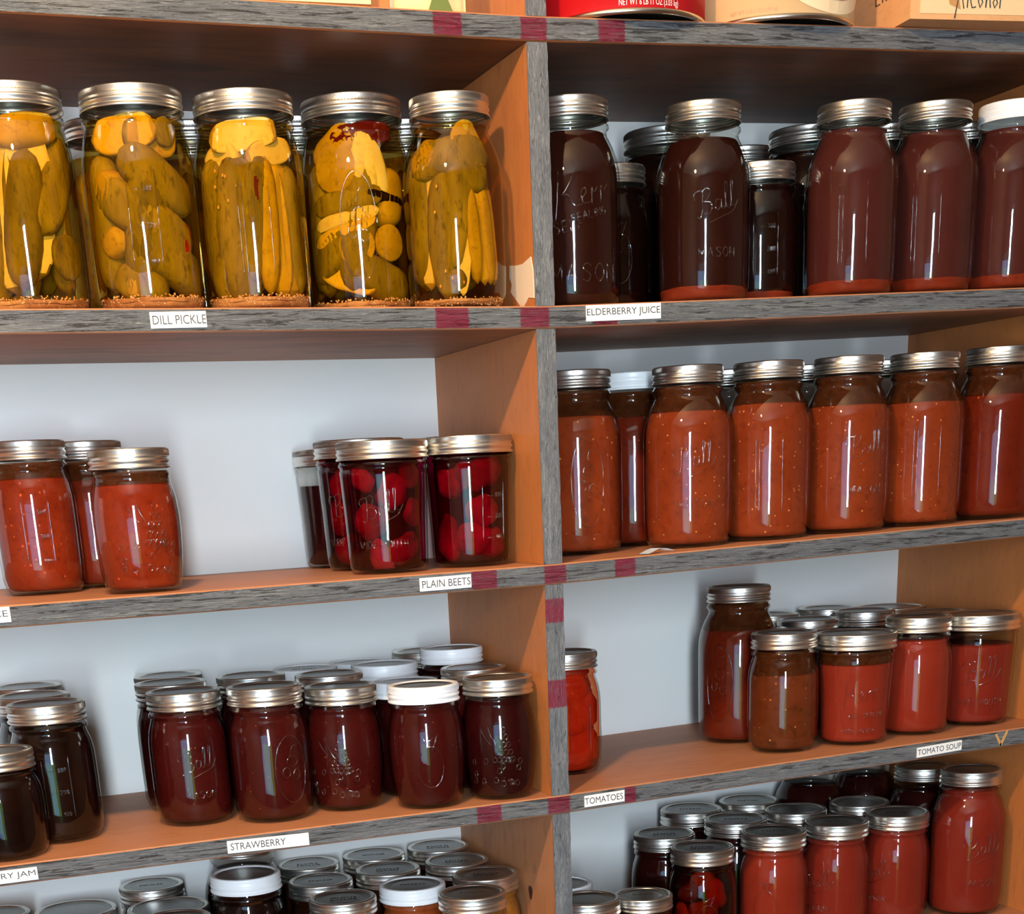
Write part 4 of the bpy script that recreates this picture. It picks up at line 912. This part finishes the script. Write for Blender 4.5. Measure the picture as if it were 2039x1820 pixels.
def seeds_on(txt, pts):
    root, ty = find(txt)[:2]; bm = bmesh.new()
    for az, z in pts:
        a = math.radians(az); r = rad(ty, z) - .0032
        bmesh.ops.create_icosphere(bm, subdivisions=2, radius=.0013, matrix=Matrix.Translation((r * math.sin(a), -r * math.cos(a), z)) @ Matrix.Diagonal((.8, .8, 1.3, 1)))
    obj('loose_seeds', bm, root, MAT['seedgrain'], kind='stuff')
seeds_on('two upright dark', [(-40, .112), (-30, .108), (-27, .107), (-42, .100), (-26, .088), (-40, .084), (20, .080)])
seeds_on('narrow-necked pickle jar', [(-20, .098), (-24, .078), (-14, .030), (-6, .024), (8, .02), (-22, .018)])
# red sediment in the juice jars
for t_ in ('bright red sediment', 'leftmost cloudy one', 'between the white-lidded jar', 'right end of the juice shelf', 'left of the first cloudy red juice jar'):
    root, ty = find(t_)[:2]; zt = .014 if ty == 'QR' else .012
    part('sediment', ('esed', ty), lambda: content_bm(ty, .0028, zt, .0022, rough=.0012, seed=2), root, MAT['elder_sed'])
# beet, tomato and pepper pieces pressed against the glass
def chunks(txt, items, mat, nm, dp=0.0):
    root, ty = find(txt)[:2]
    for i, (az, zc, L, r, tilt) in enumerate(items):
        piece(root, ty, nm, 'chunk', az, zc, L, r, tilt, mat[i % len(mat)], inset=.0036, seed=i + len(txt))
BP = [MAT['beet_piece']]
chunks('front beet jar with embossed', [(14, .074, .040, .0170, 20), (-30, .048, .040, .0175, 60), (-14, .014, .026, .0190, 80), (34, .022, .040, .0165, 50), (56, .055, .030, .015, 0), (-40, .086, .024, .015, 30), (48, .090, .026, .014, 60)], BP, 'beet_piece')
chunks('right against the wooden divider', [(30, .086, .046, .0190, 60), (-34, .078, .032, .0150, 20), (-6, .084, .026, .0130, 70), (24, .052, .036, .0165, 75), (6, .026, .040, .0200, 30), (-46, .028, .050, .0150, 0), (46, .022, .032, .0150, 0)], BP, 'beet_piece')
chunks('peeking out between', [(-30, .080, .04, .018, 30), (-50, .05, .04, .018, 0), (-34, .020, .036, .017, 70), (-10, .05, .03, .014, 10)], BP, 'beet_piece')
TP = [MAT['tomato_piece']]
chunks('whole tomato jar', [(20, .090, .040, .0190, 70), (50, .066, .050, .0190, 10), (10, .060, .044, .0190, -30), (36, .030, .050, .0190, 40), (0, .022, .030, .0160, 80), (70, .030, .040, .0170, 0)], TP, 'tomato')
chunks('mixed red and golden', [(2, .092, .030, .0140, 30), (-30, .080, .034, .0120, 60), (34, .078, .040, .0150, -20), (4, .060, .036, .0150, 80), (-20, .040, .036, .014, 20), (40, .035, .036, .014, 50), (-50, .05, .04, .014, 0)], [MAT['mix_piece'], MAT['chili_dark'], MAT['chili']], 'pepper_piece')
# pen marks written on some lid tops
def scribble(txt, seed, rzz=0.3):
    root, ty = find(txt)[:2]; H, rb, _ = TY[ty]; rr = random.Random(seed); bm = bmesh.new()
    for ln in range(rr.choice((1, 2))):
        x = -.013; y = .003 - ln * .008
        while x < .012:
            w_ = rr.uniform(.0015, .003); pts = [(x, y), (x + w_ * .3, y + rr.uniform(.001, .0035)), (x + w_ * .6, y - rr.uniform(0, .001)), (x + w_, y + rr.uniform(.0005, .0025))]
            tube(bm, [(a, b, H - .0017) for a, b in smooth_pts(pts, 3)], .00028, 4); x += w_ + rr.uniform(.0006, .0022)
    obj('pen_marks', bm, root, M_MARKER)
for i, t_ in enumerate(('behind two wide lids', 'left of the white lid', 'right of the tall black jar', 'in the middle of the file right', 'front jar of the file right', 'file of the orange preserve', 'directly behind the orange', 'orange preserve jar with', 'nearest the divider', 'middle of the file beside', 'amber jelly jar right', 'amber jelly jar in front',
                        'handwriting across', 'purple-red jar', 'mixed red and golden', 'leftmost of the three back', 'right behind the mixed pepper', 'in the middle of the three back', 'leftmost of three alike', 'middle of three alike', 'rightmost of three alike')):
    scribble(t_, i + 3)
